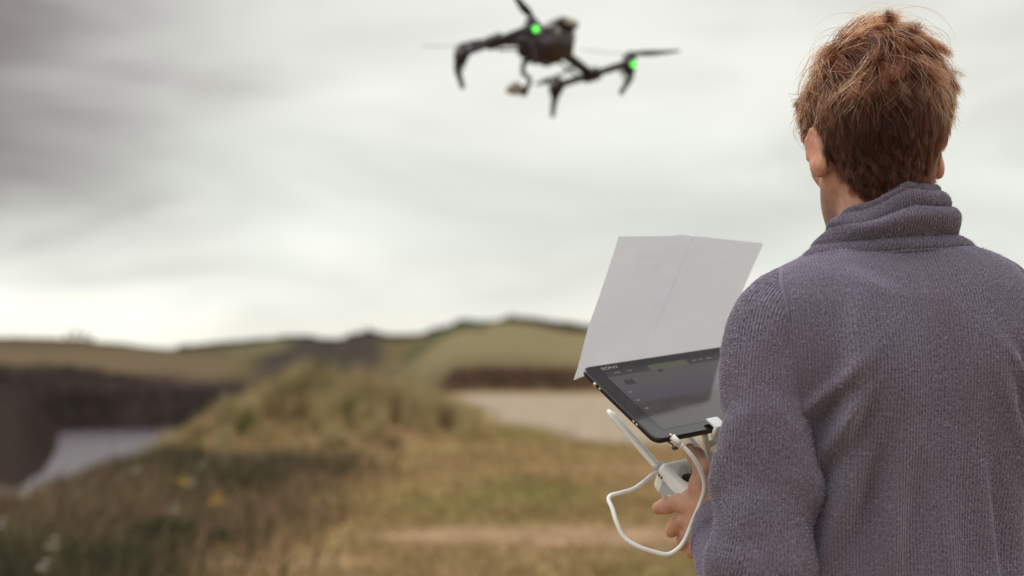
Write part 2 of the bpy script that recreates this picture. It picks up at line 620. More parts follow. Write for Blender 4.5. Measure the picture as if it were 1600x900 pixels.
def polar_points(n, r0, r1, t0, t1):
    """random points, evenly dense on the ground as seen at a distance"""
    u = rng.uniform(0, 1, n)
    r = r0 * (r1 / r0) ** u
    t = np.radians(rng.uniform(t0, t1, n))
    return r * np.sin(t), r * np.cos(t)

M_blade = mat('grass_blade', rough=0.7, spec=0.2, attr='tint', transl=0.35)

# short meadow grass
x, y = polar_points(95000, 6.5, 46, -24, 24)
x_b, y_b = polar_points(60000, 6.5, 40, 24, 62)
x, y = np.r_[x, x_b], np.r_[y, y_b]
keep = (rng.uniform(0, 1, len(x)) > 0.93 * soil_mask(x, y)) & (rng.uniform(0, 1, len(x)) > 0.985 * sand_mask(x, y))
x, y = x[keep], y[keep]
n1_ = fbm(np.c_[x / 2.3, y / 4.5], 4, 41)
tuft = fbm(np.c_[x / 0.5, y / 0.8], 3, 61)
h_ = 0.035 + 0.04 * rng.uniform(0, 1, len(x)) + 0.05 * np.clip(tuft, 0, 1)
r_ = np.hypot(x, y)
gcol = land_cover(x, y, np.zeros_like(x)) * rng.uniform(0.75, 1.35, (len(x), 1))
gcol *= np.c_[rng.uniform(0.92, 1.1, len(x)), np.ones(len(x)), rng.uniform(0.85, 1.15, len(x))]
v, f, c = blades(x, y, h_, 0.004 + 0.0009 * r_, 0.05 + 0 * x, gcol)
grass = obj('meadow_grass', v, f, M_blade, smooth=False, col=c)
tag(grass, 'short olive and tan meadow grass on the clifftop', 'grass', kind='stuff')

# rough grass along the cliff edge, tall and mixed with dead stems
x, y = polar_points(60000, 6.3, 30, -26, -4)
p_ = sstep(-x, 1.1, 3.0) * (1 - .9 * sstep(y, 16, 20)) * (0.35 + 0.65 * sstep(fbm(np.c_[x / .8, y / 1.2], 3, 71), -0.4, 0.4))
keep = rng.uniform(0, 1, len(x)) < p_
x, y = x[keep], y[keep]
k_ = rng.uniform(0, 1, len(x))
zone = fbm(np.c_[x / 1.3, y / 2.0], 3, 77)
gcol = np.where((k_ < 0.45)[:, None], V(0.235, 0.16, 0.095), np.where((k_ < 0.7)[:, None], V(0.125, 0.078, 0.056), V(0.05, 0.052, 0.022)))  # browns and greens kept extra dark, partly imitating vignetting in the corner
dk = sstep(zone, 0.05, 0.4)[:, None]
gcol = gcol * (1 - dk) + np.where((k_ < 0.25)[:, None], V(0.16, 0.11, 0.07), V(0.045, 0.05, 0.022)) * dk
gcol *= rng.uniform(0.7, 1.3, (len(x), 1))
tl = 0.16 + 0.22 * rng.uniform(0, 1, len(x)) ** 1.5 + 0.14 * np.clip(zone, -0.4, 1)
v, f, c = blades(x, y, tl, 0.006 + 0.0007 * np.hypot(x, y), 0.12 + 0 * x, gcol)
rough = obj('rough_grass', v, f, M_blade, smooth=False, col=c)
tag(rough, 'rough brown and dark green grass along the cliff edge', 'grass', kind='stuff')

# the hummock of tall dry grass
NTU = 330
tx = np.r_[-3.05 + np.clip(rng.normal(0, 1.25, NTU - 80), -2.4, 2.3), rng.normal(-4.7, .8, 80)]
ty = np.r_[rng.normal(24.4, 1.5, NTU - 80), rng.normal(22.0, 1.7, 80)]
kb = rng.integers(45, 130, NTU)
ti = np.repeat(np.arange(NTU), kb)
x = tx[ti] + rng.normal(0, .075, len(ti)); y = ty[ti] + rng.normal(0, .075, len(ti))
d_ = np.hypot((tx + 3.05) / 2.6, (ty - 24.4) / 2.6)
th_ = np.clip((0.86 - 0.30 * d_) * rng.uniform(0.40, 1.35, NTU), .22, 1.25)
tcol = np.where((rng.uniform(0, 1, NTU) < .62)[:, None], V(.43, .34, .175), np.where((rng.uniform(0, 1, NTU) < .55)[:, None], V(.25, .17, .09), V(.15, .145, .05)))
gcol = tcol[ti] * rng.uniform(.6, 1.3, (len(ti), 1))
tl = th_[ti] * rng.uniform(.55, 1.1, len(ti))
v, f, c = blades(x, y, tl, np.full(len(x), 0.010), 0.11 + 0 * x, gcol)
tall = obj('tall_grass', v, f, M_blade, smooth=False, col=c)
tag(tall, 'hummock of tall straw-coloured grass standing above the meadow', 'grass', kind='stuff')

# low hedge of bracken beyond the sandy field
def leaf_mass(n, boxfun, size, col, seed=0):
    c0 = boxfun(n)
    q = rng.normal(0, 1, (n, 3)); q /= np.linalg.norm(q, axis=1)[:, None]
    e1 = np.cross(q, rng.normal(0, 1, (n, 3))); e1 /= np.linalg.norm(e1, axis=1)[:, None]
    e2 = np.cross(q, e1)
    s = size * rng.uniform(0.5, 1.3, (n, 1))
    v_ = np.stack([c0 - e1 * s, c0 - e2 * s * 0.5, c0 + e1 * s, c0 + e2 * s * 0.5], 1).reshape(-1, 3)
    f_ = (np.arange(n) * 4)[:, None] + np.arange(4)[None, :]
    cc = np.repeat(np.asarray(col) * rng.uniform(0.6, 1.4, (n, 1)), 4, axis=0)
    return v_, f_, cc

def bracken_box(n):
    xx = rng.uniform(-3.2, 42, n); yy = 57.5 + rng.normal(0, 1.3, n)
    top = (0.95 + 0.22 * fbm(np.c_[xx / 1.6, yy / 2], 3, 91)) * sstep(xx, -3.6, -2.2)
    zz = ground_h(xx, yy) + top * rng.uniform(0, 1, n) ** 0.6
    return np.c_[xx, yy, zz]

v, f, c = leaf_mass(22000, bracken_box, 0.11, V(0.115, 0.064, 0.050))
bracken = obj('bracken_hedge', v, f, M_blade, smooth=False, col=c)
tag(bracken, 'low reddish-brown bracken hedge behind the pale sandy field', 'hedge')

# hedgerow along the far ridge and lone trees on it
def ridge_box(n):
    t = np.radians(rng.uniform(-13.2, 3.5, n))
    r = np.where(np.degrees(t) < -8, 1290, np.interp(np.degrees(t), [-8, -5.7, -1.7], [1250, 990, 690])) + rng.normal(0, 5, n)
    xx, yy = r * np.sin(t), r * np.cos(t)
    top = 3.2 * np.clip(0.55 + 0.9 * fbm(np.c_[xx / 14, yy / 40], 3, 95), 0, 1.6)
    return np.c_[xx, yy, ground_h(xx, yy) + top * rng.uniform(0, 1, n)]

v, f, c = leaf_mass(16000, ridge_box, 1.3, V(0.05, 0.045, 0.034))
ridge = obj('far_hedgerow', v, f, M_blade, smooth=False, col=c)
tag(ridge, 'dark hedgerow running along the skyline of the far hills', 'hedgerow', kind='stuff')

def scrub_box(n):
    t = np.radians(rng.uniform(-21, -8.5, n))
    r = 850 + rng.uniform(0, 1, n) * np.interp(np.degrees(t), [-21, -15, -11], [190, 110, 45])
    xx, yy = r * np.sin(t), r * np.cos(t)
    zz = ground_h(xx, yy)
    cl_n = np.clip(.4 + fbm(np.c_[xx / 22, yy / 60], 3, 97), 0, 1.3)
    return np.c_[xx, yy, zz + 5.5 * cl_n * rng.uniform(0, 1, n)]
v, f, c = leaf_mass(11000, scrub_box, 1.8, V(0.072, 0.054, 0.046))
c *= (1 + .7 * np.clip(fbm(v / 25, 2, 98), -1, 1))[:, None]
scrub = obj('far_scrub', v, f, M_blade, smooth=False, col=c)
tag(scrub, 'dark scrub covering the cliffs across the estuary', 'scrub', kind='stuff')

M_bark = mat('bark', (0.07, 0.05, 0.04), 0.9, noise_amt=0.3, noise_scale=3)
def far_tree(px_deg, r, h, label):
    t = rad(px_deg)
    xx, yy = r * sin(t), r * cos(t)
    zz = float(ground_h([xx], [yy])[0]) - 0.3
    e = empty('distant_tree', (xx, yy, zz))
    MB().tube([(xx, yy, zz), (xx + .1, yy, zz + h * .3), (xx + .2, yy, zz + h * .6)], [h * .05, h * .035, h * .02], 7).build('trunk', M_bark, e)
    def bf(n):
        q = rng.normal(0, 1, (n, 3)); q /= np.linalg.norm(q, axis=1)[:, None]
        q *= rng.uniform(0.3, 1, (n, 1)) ** 0.5
        q *= (1 + 0.3 * fbm(q * 2.2, 2, int(r)))[:, None]
        return np.c_[xx, yy, zz + h * 0.66] + q * V(h * .5, h * .5, h * .36)
    v, f, c = leaf_mass(350, bf, h * .10, V(0.05, 0.045, 0.034))
    obj('crown', v, f, M_blade, e, smooth=False, col=c)
    return tag(e, label, 'tree', 'trees on the far skyline')

for k, (a, h, lab) in enumerate(((-17.35, 4.6, 'leftmost of four small trees on the skyline hill across the estuary'), (-17.05, 6.2, 'tallest of four small trees on the skyline hill across the estuary'),
                                 (-16.7, 5.2, 'tree just right of the tallest one on the skyline hill'), (-16.45, 4.0, 'smallest and rightmost of four trees on the skyline hill'))):
    far_tree(a, 1296 + 3 * k, h, lab)

# wild flowers: white umbels and yellow ragwort
M_stem = mat('flower_stem', (0.11, 0.12, 0.045), 0.7, noise_amt=0.2)
M_umbel = mat('umbel_florets', (0.46, 0.40, 0.33), 0.8, noise_amt=0.15, transl=0.3)
M_yellow = mat('yellow_florets', (0.60, 0.36, 0.02), 0.7, noise_amt=0.2, transl=0.2)

def wildflower(x, y, h, mat_h, headr, nheads, label, group, name):
    z = float(ground_h([x], [y])[0])
    e = empty(name, (x, y, z))
    lean = rng.normal(0, 0.06, 2)
    top = V(x + lean[0], y + lean[1], z + h)
    st = MB()
    st.tube(spline([V(x, y, z - .02), V(x + lean[0] * .3, y + lean[1] * .3, z + h * .5), top], 7), np.linspace(.006, .003, 7), 6)
    heads = []
    for k in range(nheads):
        a = 2 * pi * k / nheads + rng.uniform(-.4, .4)
        rr_ = headr * (0.0 if (k == 0 or nheads == 1) else 1.5)
        hp = top + V(cos(a) * rr_, sin(a) * rr_, (-.02 - .03 * rng.uniform()) * (rr_ > 0) + .03)
        st.tube(spline([top - V(0, 0, h * .25 * (k > 0)), (top + hp) / 2 + V(0, 0, .005), hp], 6), .0022, 5)
        heads.append(hp)
    st.build('stem', M_stem, e)
    for k in range(5):                                    # feathery leaves as cut blades
        a = rng.uniform(0, 2 * pi)
        b0 = V(x, y, z + h * rng.uniform(.05, .5))
        dr = V(cos(a), sin(a), .35)
        sd_ = V(-sin(a), cos(a), 0)
        L = h * .28
        lf = []
        for q in np.linspace(0.15, 1, 6):
            c_ = b0 + dr * L * q
            lf += [c_, c_ + sd_ * L * .28 * (1.1 - q) + dr * L * .12, c_ + dr * L * .1, c_ - sd_ * L * .28 * (1.1 - q) + dr * L * .12]
        obj('leaf', lf, [(4 * i, 4 * i + 1, 4 * i + 2, 4 * i + 3) for i in range(6)], M_stem, e, smooth=False)
    for hp in heads:                                      # domed head of little florets
        m = MB()
        for k in range(22):
            q = sqrt((k + .5) / 22) * headr
            a = k * 2.39996
            p0 = hp + V(q * cos(a), q * sin(a), .25 * headr * (1 - (q / headr) ** 2) + rng.normal(0, .002))
            s = headr * .17
            m.add([p0 + V(s, 0, 0), p0 + V(0, s, 0), p0 - V(s, 0, 0), p0 - V(0, s, 0), p0 + V(0, 0, s * .8), p0 - V(0, 0, s * .5)],
                  [(0, 1, 4), (1, 2, 4), (2, 3, 4), (3, 0, 4), (1, 0, 5), (2, 1, 5), (3, 2, 5), (0, 3, 5)])
        m.build('flower_head', mat_h, e, smooth=False)
    return tag(e, label, 'flower', group)

def spot(px, py, d, hh):
    """a plant whose head shows at the photograph's px, py: its foot on the ground"""
    q = P(px, py, d)
    return q[0], q[1], max(0.12, q[2] - float(ground_h([q[0]], [q[1]])[0]))

UMB = [(105, 850, 7.2, 'largest pale umbel flower, low near the bottom corner'), (60, 885, 6.9, 'pale umbel flower lowest of all, at the bottom edge'),
       (50, 775, 9.5, 'pale umbel flower below the estuary water near the frame edge'), (120, 738, 12, 'pale umbel flower just under the middle of the water'),
       (182, 705, 13, 'pale umbel flower standing against the estuary water'), (240, 800, 9, 'pale umbel flower in the dark leaves below the ragwort'),
       (320, 728, 13.5, 'pale umbel flower just above the nearer ragwort'), (345, 650, 16, 'pale umbel flower on the slope left of the tall grass hummock'),
       (350, 617, 17, 'pale umbel flower against the far cliffs beside the hummock'), (402, 715, 15, 'pale umbel flower in front of the tall grass hummock'),
       (545, 542, 24, 'pale umbel flower on top of the tall grass hummock'), (15, 822, 8.3, 'pale umbel flower at the side edge above the bottom corner'),
       (300, 757, 11.5, 'pale umbel flower between the two yellow ragworts'), (205, 738, 11, 'pale umbel flower between the water and the ragworts')]
for (px, py, d, lab) in UMB:
    x, y, h = spot(px, py, d, 0)
    wildflower(x, y, h, M_umbel, 0.026, 3, lab, 'pale umbel wildflowers', 'umbel_flower')
for (px, py, d, lab) in ((270, 752, 11.0, 'yellow ragwort further from the path, above the dark leaves'),
                         (338, 782, 10.0, 'yellow ragwort nearer the meadow with a dark leafy stem')):
    x, y, h = spot(px, py, d, 0)
    wildflower(x, y, h, M_yellow, 0.030, 4, lab, 'yellow ragworts', 'ragwort')

# dark leafy clumps under the flowers
def leafy_clump(px, py, d, hw, label):
    q = P(px, py, d)
    x0, y0 = q[0], q[1]
    z0 = float(ground_h([x0], [y0])[0])
    e = empty('leafy_shrub', (x0, y0, z0))
    for k in range(7):
        a = 2 * pi * k / 7 + rng.uniform(-.3, .3)
        MB().tube(spline([V(x0, y0, z0 - .02), V(x0 + .3 * hw * cos(a), y0 + .3 * hw * sin(a), z0 + hw * .5), V(x0 + .7 * hw * cos(a), y0 + .7 * hw * sin(a), z0 + hw * .75)], 6), np.linspace(.006, .002, 6), 6).build('stem', M_stem, e)
    def bf(n):
        u = rng.normal(0, 1, (n, 3)); u /= np.linalg.norm(u, axis=1)[:, None]
        u *= rng.uniform(.2, 1, (n, 1)) ** .5
        u *= (1 + .45 * fbm(u * 2.4, 2, int(px)))[:, None]
        p = V(x0, y0, z0 + hw * .42) + u * V(hw, hw, hw * .52)
        p[:, 2] = np.maximum(p[:, 2], z0 + .01)
        return p
    v, f, c = leaf_mass(900, bf, hw * .11, V(.045, .052, .022))
    obj('foliage', v, f, M_blade, e, smooth=False, col=c)
    return tag(e, label, 'shrub', 'dark leafy clumps in the rough grass')
leafy_clump(255, 815, 9.6, .26, 'dark green leafy clump beneath the further ragwort')
leafy_clump(338, 808, 9.9, .13, 'small dark leafy clump at the foot of the nearer ragwort')
leafy_clump(140, 868, 8.2, .24, 'dark leafy clump low in the bottom corner of the rough grass')

# ------------------------------------------------------------------ implicit surfaces for bodies
class Field:
    """distance field on a rectilinear grid, meshed with surface nets"""
    def __init__(self, xs, ys, zs):
        self.ax = [np.asarray(a, np.float32) for a in (xs, ys, zs)]
        self.F = np.full([len(a) for a in self.ax], 1.0, np.float32)

    def put(self, fun, lo, hi, k=0.0, sub=False):
        pad = max(k, 0.01) * 1.2 + 0.012
        sl = []
        for a, l, h in zip(self.ax, lo, hi):
            sl.append(slice(np.searchsorted(a, l - pad), np.searchsorted(a, h + pad)))
        X, Y, Z = np.meshgrid(*[a[s] for a, s in zip(self.ax, sl)], indexing='ij')
        if X.size == 0:
            return
        d = fun(X, Y, Z)
        a = self.F[tuple(sl)]
        if sub:
            d = -d
            if k > 0:
                h = np.clip(0.5 + 0.5 * (d - a) / k, 0, 1)
                r = a + (d - a) * h + k * h * (1 - h)
            else:
                r = np.maximum(a, d)
        elif k > 0:
            h = np.clip(0.5 + 0.5 * (d - a) / k, 0, 1)
            r = d * (1 - h) + a * h - k * h * (1 - h)
        else:
            r = np.minimum(a, d)
        self.F[tuple(sl)] = r

    def cone(self, a, b, ra, rb, k=0.01):
        a, b = np.asarray(a, float), np.asarray(b, float)
        ab = b - a
        L2 = float(ab @ ab) + 1e-12
        def fun(X, Y, Z):
            px, py, pz = X - a[0], Y - a[1], Z - a[2]
            t = np.clip((px * ab[0] + py * ab[1] + pz * ab[2]) / L2, 0, 1)
            return np.sqrt((px - t * ab[0]) ** 2 + (py - t * ab[1]) ** 2 + (pz - t * ab[2]) ** 2) - (ra + (rb - ra) * t)
        R = max(ra, rb)
        self.put(fun, np.minimum(a, b) - R, np.maximum(a, b) + R, k)

    def chain(self, pts, radii, k=0.006):
        for i in range(len(pts) - 1):
            self.cone(pts[i], pts[i + 1], radii[i], radii[i + 1], k)

    def ellipsoid(self, c, r, Rm=None, k=0.01, sub=False):
        c, r = np.asarray(c, float), np.asarray(r, float)
        Rm = np.eye(3) if Rm is None else Rm            # columns: local axes in world
        def fun(X, Y, Z):
            px, py, pz = X - c[0], Y - c[1], Z - c[2]
            l = [(px * Rm[0, i] + py * Rm[1, i] + pz * Rm[2, i]) for i in range(3)]
            k0 = np.sqrt((l[0] / r[0]) ** 2 + (l[1] / r[1]) ** 2 + (l[2] / r[2]) ** 2)
            k1 = np.sqrt((l[0] / r[0] ** 2) ** 2 + (l[1] / r[1] ** 2) ** 2 + (l[2] / r[2] ** 2) ** 2) + 1e-9
            return k0 * (k0 - 1) / k1
        R = r.max()
        self.put(fun, c - R, c + R, k, sub)

    def mesh(self):
        F, ax = self.F, self.ax
        nx, ny, nz = F.shape
        S = F < 0
        cnt = np.zeros((nx - 1, ny - 1, nz - 1), np.uint8)
        for dx in (0, 1):
            for dy in (0, 1):
                for dz in (0, 1):
                    cnt += S[dx:nx - 1 + dx, dy:ny - 1 + dy, dz:nz - 1 + dz]
        act = (cnt > 0) & (cnt < 8)
        ci, cj, ck = np.nonzero(act)
        idx = np.full(act.shape, -1, np.int32)
        idx[ci, cj, ck] = np.arange(len(ci), dtype=np.int32)
        acc = np.zeros((len(ci), 3)); num = np.zeros(len(ci))
        def corner(o):
            return F[ci + o[0], cj + o[1], ck + o[2]], np.stack([ax[0][ci + o[0]], ax[1][cj + o[1]], ax[2][ck + o[2]]], -1)
        for axis in range(3):
            o1 = [(axis + 1) % 3, (axis + 2) % 3]
            for a in (0, 1):
                for b in (0, 1):
                    s = [0, 0, 0]; s[o1[0]] = a; s[o1[1]] = b
                    e = list(s); e[axis] = 1
                    f0, p0 = corner(s); f1, p1 = corner(e)
                    m = (f0 < 0) != (f1 < 0)
                    t = np.where(m, f0 / np.where(m, f0 - f1, 1), 0)[:, None]
                    acc += np.where(m[:, None], p0 + (p1 - p0) * t, 0)
                    num += m
        v = acc / num[:, None]
        quads = []
        for axis in range(3):
            b, c = (axis + 1) % 3, (axis + 2) % 3
            s0 = [slice(None)] * 3; s1 = [slice(None)] * 3
            s0[axis] = slice(0, -1); s1[axis] = slice(1, None)
            for q in (b, c):
                s0[q] = slice(1, -1); s1[q] = slice(1, -1)
            A, B = S[tuple(s0)], S[tuple(s1)]
            ch = np.nonzero(A != B)
            flip = A[ch]
            g = [None] * 3
            g[axis] = ch[axis]; g[b] = ch[b] + 1; g[c] = ch[c] + 1
            def cell(ob, oc):
                q = [None] * 3
                q[axis] = g[axis]; q[b] = g[b] - ob; q[c] = g[c] - oc
                return idx[q[0], q[1], q[2]]
            q4 = np.stack([cell(1, 1), cell(0, 1), cell(0, 0), cell(1, 0)], -1)
            q4[~flip] = q4[~flip][:, ::-1]
            quads.append(q4)
        return v, np.concatenate(quads)

def axis(*segs):
    """segs: (from, to, step) pieces joined"""
    r = [np.arange(a, b, s) for a, b, s in segs]
    return np.concatenate(r)

# ------------------------------------------------------------------ person: frames of body and head
BODY0 = V(0.5265, 2.0, 0.0)
YAW = rad(12)
RB = np.array([[cos(YAW), -sin(YAW), 0], [sin(YAW), cos(YAW), 0], [0, 0, 1]])
def B(x, y, z):
    return BODY0 + RB @ V(x, y, z)
def Bv(p):
    return BODY0 + np.asarray(p) @ RB.T

HYAW, HPIT = rad(6), rad(-7)
HC = V(0.518, 2.015, 1.605)
HS = 1.06
RH = np.array([[cos(HYAW), -sin(HYAW), 0], [sin(HYAW), cos(HYAW), 0], [0, 0, 1]]) @ \
     np.array([[1, 0, 0], [0, cos(HPIT), -sin(HPIT)], [0, sin(HPIT), cos(HPIT)]])
def H(x, y, z):
    return HC + RH @ (HS * V(x, y, z))
def to_head(p):
    return ((np.asarray(p) - HC) @ RH) / HS

# tablet, paper and remote share the directions worked out from the photograph's outlines
TAB_TL, TAB_TR, TAB_BL = P(908, 575, 2.15), P(1133, 541, 2.15 * 2.4227 / 2.25), P(1025, 688, 2.15 * 2.1122 / 2.25)
TU = TAB_TR - TAB_TL; TV = TAB_BL - TAB_TL
TW, TH = np.linalg.norm(TU), np.linalg.norm(TV)
TU, TV = TU / TW, TV / TH
TN = unit(np.cross(TV, TU))            # out of the screen
TV = unit(np.cross(TU, TN)) if np.cross(TU, TN) @ TV > 0 else -unit(np.cross(TU, TN))

# sleeve centre lines (x, y, z, radius)
LARM = np.array([
    (0.450, 1.990, 1.372, .060), (0.405, 1.980, 1.374, .067), (0.371, 1.966, 1.352, .070), (0.356, 1.950, 1.292, .067),
    (0.350, 1.937, 1.210, .066), (0.343, 1.925, 1.140, .068), (0.338, 1.916, 1.075, .070), (0.333, 1.926, 1.030, .071),
    (0.328, 1.962, 1.012, .068), (0.320, 2.005, 1.030, .060), (0.312, 2.045, 1.055, .050), (0.307, 2.075, 1.072, .043)])
RARM = np.array([
    (0.610, 2.020, 1.388, .060), (0.655, 2.030, 1.396, .068), (0.694, 2.042, 1.370, .071), (0.712, 2.052, 1.285, .067),
    (0.728, 2.060, 1.210, .066), (0.738, 2.075, 1.140, .068), (0.730, 2.105, 1.085, .068), (0.690, 2.150, 1.058, .064),
    (0.630, 2.190, 1.055, .056), (0.570, 2.215, 1.062, .050), (0.515, 2.232, 1.072, .044)])

# ------------------------------------------------------------------ person: the body, one continuous skin
fld = Field(axis((0.20, 0.67, .0025), (0.67, 0.90, .008)),
            axis((1.70, 1.86, .008), (1.86, 2.16, .0025), (2.16, 2.40, .004)),
            axis((-0.01, 0.98, .012), (0.98, 1.20, .0025), (1.20, 1.46, .008), (1.46, 1.77, .0025)))
# torso, pelvis, legs (all under the clothes)
fld.ellipsoid(B(0, .005, 1.24), V(.155, .095, .19), RB, .03)
fld.ellipsoid(B(0, .005, 1.03), V(.140, .090, .17), RB, .05)
fld.ellipsoid(B(0, .0, .93), V(.150, .100, .11), RB, .05)
fld.cone(B(-.13, 0, 1.375), B(.13, 0, 1.385), .035, .035, .05)
for s in (-1, 1):
    hip, knee, ank = B(.085 * s, 0, .90), B(.105 * s, .03, .49), B(.12 * s, -.02, .09)
    fld.cone(hip, knee, .075, .052, .04)
    fld.cone(knee, ank, .052, .036, .02)
    fld.cone(ank + V(0, -.02, -.05), B(.135 * s, .15, .035), .035, .028, .03)
# arms inside the sleeves
for arm in (LARM, RARM):
    pts = arm[1:, :3]
    fld.chain(pts, np.linspace(.044, .029, len(pts)), .02)
# neck and head, in head coordinates
def he(c, r, k=.02, tilt=None, sub=False):
    Rm = RH if tilt is None else RH @ tilt
    fld.ellipsoid(H(*c), HS * V(*r), Rm, k, sub)
def hc(a, b, ra, rb, k=.02):
    fld.cone(H(*a), H(*b), HS * ra, HS * rb, k)
fld.cone(H(0, -.022, -.03), B(0, -.005, 1.40), .057, .066, .04)
HEAD_ELL = [((0, -.004, .046), (.0765, .098, .086)), ((0, -.046, .020), (.067, .054, .066)), ((0, .045, .03), (.070, .058, .070))]
for c, r in HEAD_ELL:
    he(c, r, .03)
he((0, .046, -.040), (.058, .056, .072), .03)
he((0, .080, -.098), (.026, .022, .020), .03)              # chin
for s in (-1, 1):
    hc((.060 * s, .008, -.042), (.020 * s, .086, -.098), .014, .016, .03)     # jaw
    he((.042 * s, .070, -.010), (.022, .026, .018), .02)   # cheekbone
    he((.031 * s, .093, .016), (.013, .010, .010), .006)   # eye
    he((.031 * s, .098, .030), (.024, .010, .007), .012)   # brow
    # ear: shell flared off the head, rim, lobe
    a = rad(24)
    tl = np.array([[cos(a * s), -sin(a * s), 0], [sin(a * s), cos(a * s), 0], [0, 0, 1]])
    tl = np.array([[cos(a), sin(a) * s, 0], [-sin(a) * s, cos(a), 0], [0, 0, 1]]) @ np.array([[1, 0, 0], [0, cos(.18), sin(.18)], [0, -sin(.18), cos(.18)]])
    ce = V(.0825 * s, -.006, -.002)
    he(ce, (.0075, .0165, .0300), .010, tl)
    for q0, q1 in ((-60, -10), (-10, 40), (40, 90), (90, 140), (140, 190)):
        def rim(q):
            e = V(0.002 * s, -.0158 * cos(rad(q)), .0288 * sin(rad(q)))
            return ce + tl @ e
        hc(rim(q0), rim(q1), .0042, .0042, .004)
    he(ce + tl @ V(.001 * s, .003, -.0245), (.0060, .0105, .0115), .014, tl)          # lobe
    he(ce + tl @ V(.0115 * s, .004, .003), (.006, .010, .018), .004, tl, True)   # hollow of the ear
he((0, .104, -.012), (.010, .014, .022), .012)             # nose
he((0, .112, -.028), (.015, .012, .009), .008)
he((0, .098, -.058), (.022, .010, .006), .006)             # lips
he((0, .097, -.068), (.020, .010, .006), .006)

# left hand round the remote: (photo px, py, distance)
def Q(*a): return P(*a)
wr = LARM[-1, :3]
palm = Q(1092, 800, 2.105)
fld.cone(wr, Q(1108, 800, 2.09), .027, .027, .015)
fld.cone(Q(1108, 800, 2.09), Q(1086, 786, 2.105), .027, .024, .012)
fld.cone(Q(1104, 812, 2.09), Q(1088, 830, 2.10), .025, .019, .012)
fld.cone(Q(1102, 782, 2.085), Q(1094, 757, 2.085), .023, .0165, .012)          # ball of the thumb
fld.chain([Q(1096, 762, 2.085), Q(1098, 732, 2.085), Q(1088, 713, 2.10), Q(1078, 702, 2.118)], [.0165, .0125, .0118, .0095], .008)
fld.chain([Q(1082, 790, 2.10), Q(1062, 785, 2.118), Q(1042, 790, 2.128), Q(1029, 794, 2.132)], [.0165, .0126, .0114, .0100], .004)
fld.chain([Q(1086, 812, 2.10), Q(1070, 812, 2.118), Q(1056, 820, 2.138), Q(1049, 830, 2.142)], [.0165, .0124, .0112, .0100], .003)
fld.chain([Q(1090, 830, 2.10), Q(1077, 834, 2.122), Q(1069, 843, 2.142), Q(1066, 852, 2.148)], [.0155, .0118, .0108, .0096], .003)
fld.chain([Q(1096, 842, 2.095), Q(1090, 851, 2.112), Q(1084, 860, 2.128), Q(1080, 864, 2.136)], [.0145, .0110, .0098, .0086], .003)
for q, r_k in (((1062, 785, 2.116), .0138), ((1042, 790, 2.127), .0124), ((1070, 812, 2.116), .0138), ((1056, 820, 2.136), .0124), ((1077, 834, 2.120), .0132),
               ((1098, 732, 2.083), .0136), ((1088, 713, 2.099), .0124), ((1084, 788, 2.096), .0180), ((1088, 812, 2.096), .0178)):
    fld.ellipsoid(Q(*q), V(r_k, r_k, r_k), None, .004)
# right hand on the other end of the remote
REM_X, REM_Y, REM_Z = TU, -TV, TN
REM_C = P(1031, 732, 2.15) + REM_X * 0.088 - REM_Y * 0.058 - REM_Z * 0.012
rw = RARM[-1, :3]
def RQ(x, y, z): return REM_C + REM_X * x + REM_Y * y + REM_Z * z
fld.cone(rw, RQ(.092, -.03, -.005), .027, .025, .015)
fld.cone(RQ(.092, -.03, -.005), RQ(.094, .01, -.012), .024, .018, .012)
fld.chain([RQ(.092, -.02, .012), RQ(.080, .000, .030), RQ(.062, .012, .036)], [.0145, .0118, .0098], .008)
for k, yy in enumerate((.028, .010, -.008, -.024)):
    fld.chain([RQ(.096, yy, -.014), RQ(.094, yy + .004, -.034), RQ(.072, yy + .006, -.042), RQ(.054, yy + .004, -.038)], [.0135, .0115, .0105, .009], .006)
bv, bf_ = fld.mesh()
hl = to_head(bv)

def hair_zone(p):
    """1 where the scalp carries hair (head coordinates)"""
    x_, y_, z_ = p[:, 0], p[:, 1], p[:, 2]
    lim = np.interp(y_, [-.10, -.055, -.036, -.022, -.012, .012, .030, .055, .075, .1], [-.080, -.078, -.050, -.012, .036, .040, .006, .035, .080, .095])
    return sstep(z_, lim - .004, lim + .006)

def is_head(p):
    return (np.abs(p[:, 0]) < .12) & (p[:, 1] > -.12) & (p[:, 1] < .14) & (p[:, 2] > -.13)

skin = np.tile(V(.56, .32, .225), (len(bv), 1))
blo = np.clip(.5 + .6 * fbm(bv * 38, 3, 161), 0, 1)[:, None]
skin = skin * (1 - .45 * blo) + V(.56, .265, .185) * .45 * blo
hz_ = hair_zone(hl) * is_head(hl)
ear_m = np.clip((np.abs(hl[:, 0]) - .079) / .006, 0, 1) * (np.abs(hl[:, 2]) < .05) * is_head(hl)
skin = skin * (1 - .75 * ear_m[:, None]) + V(.58, .27, .19) * .75 * ear_m[:, None]
stub = is_head(hl) * sstep(-hl[:, 2], .035, .06) * sstep(hl[:, 1], .0, .025)
skin = skin * (1 - .45 * stub[:, None]) + V(.26, .16, .125) * .45 * stub[:, None]
hz_ = hz_ * (1 - ear_m)
skin = skin * (1 - hz_[:, None]) + V(.030, .015, .010) * hz_[:, None]
M_skin = mat('skin', rough=0.52, spec=0.35, attr='tint', noise_amt=0.13, noise_scale=70, sss=0.3, bump=0.30, bump_scale=330)
person = obj('person', bv, bf_, M_skin, col=skin, loc=BODY0)
tag(person, 'person seen from behind in a grey-mauve knitted jumper holding a white remote', 'person')

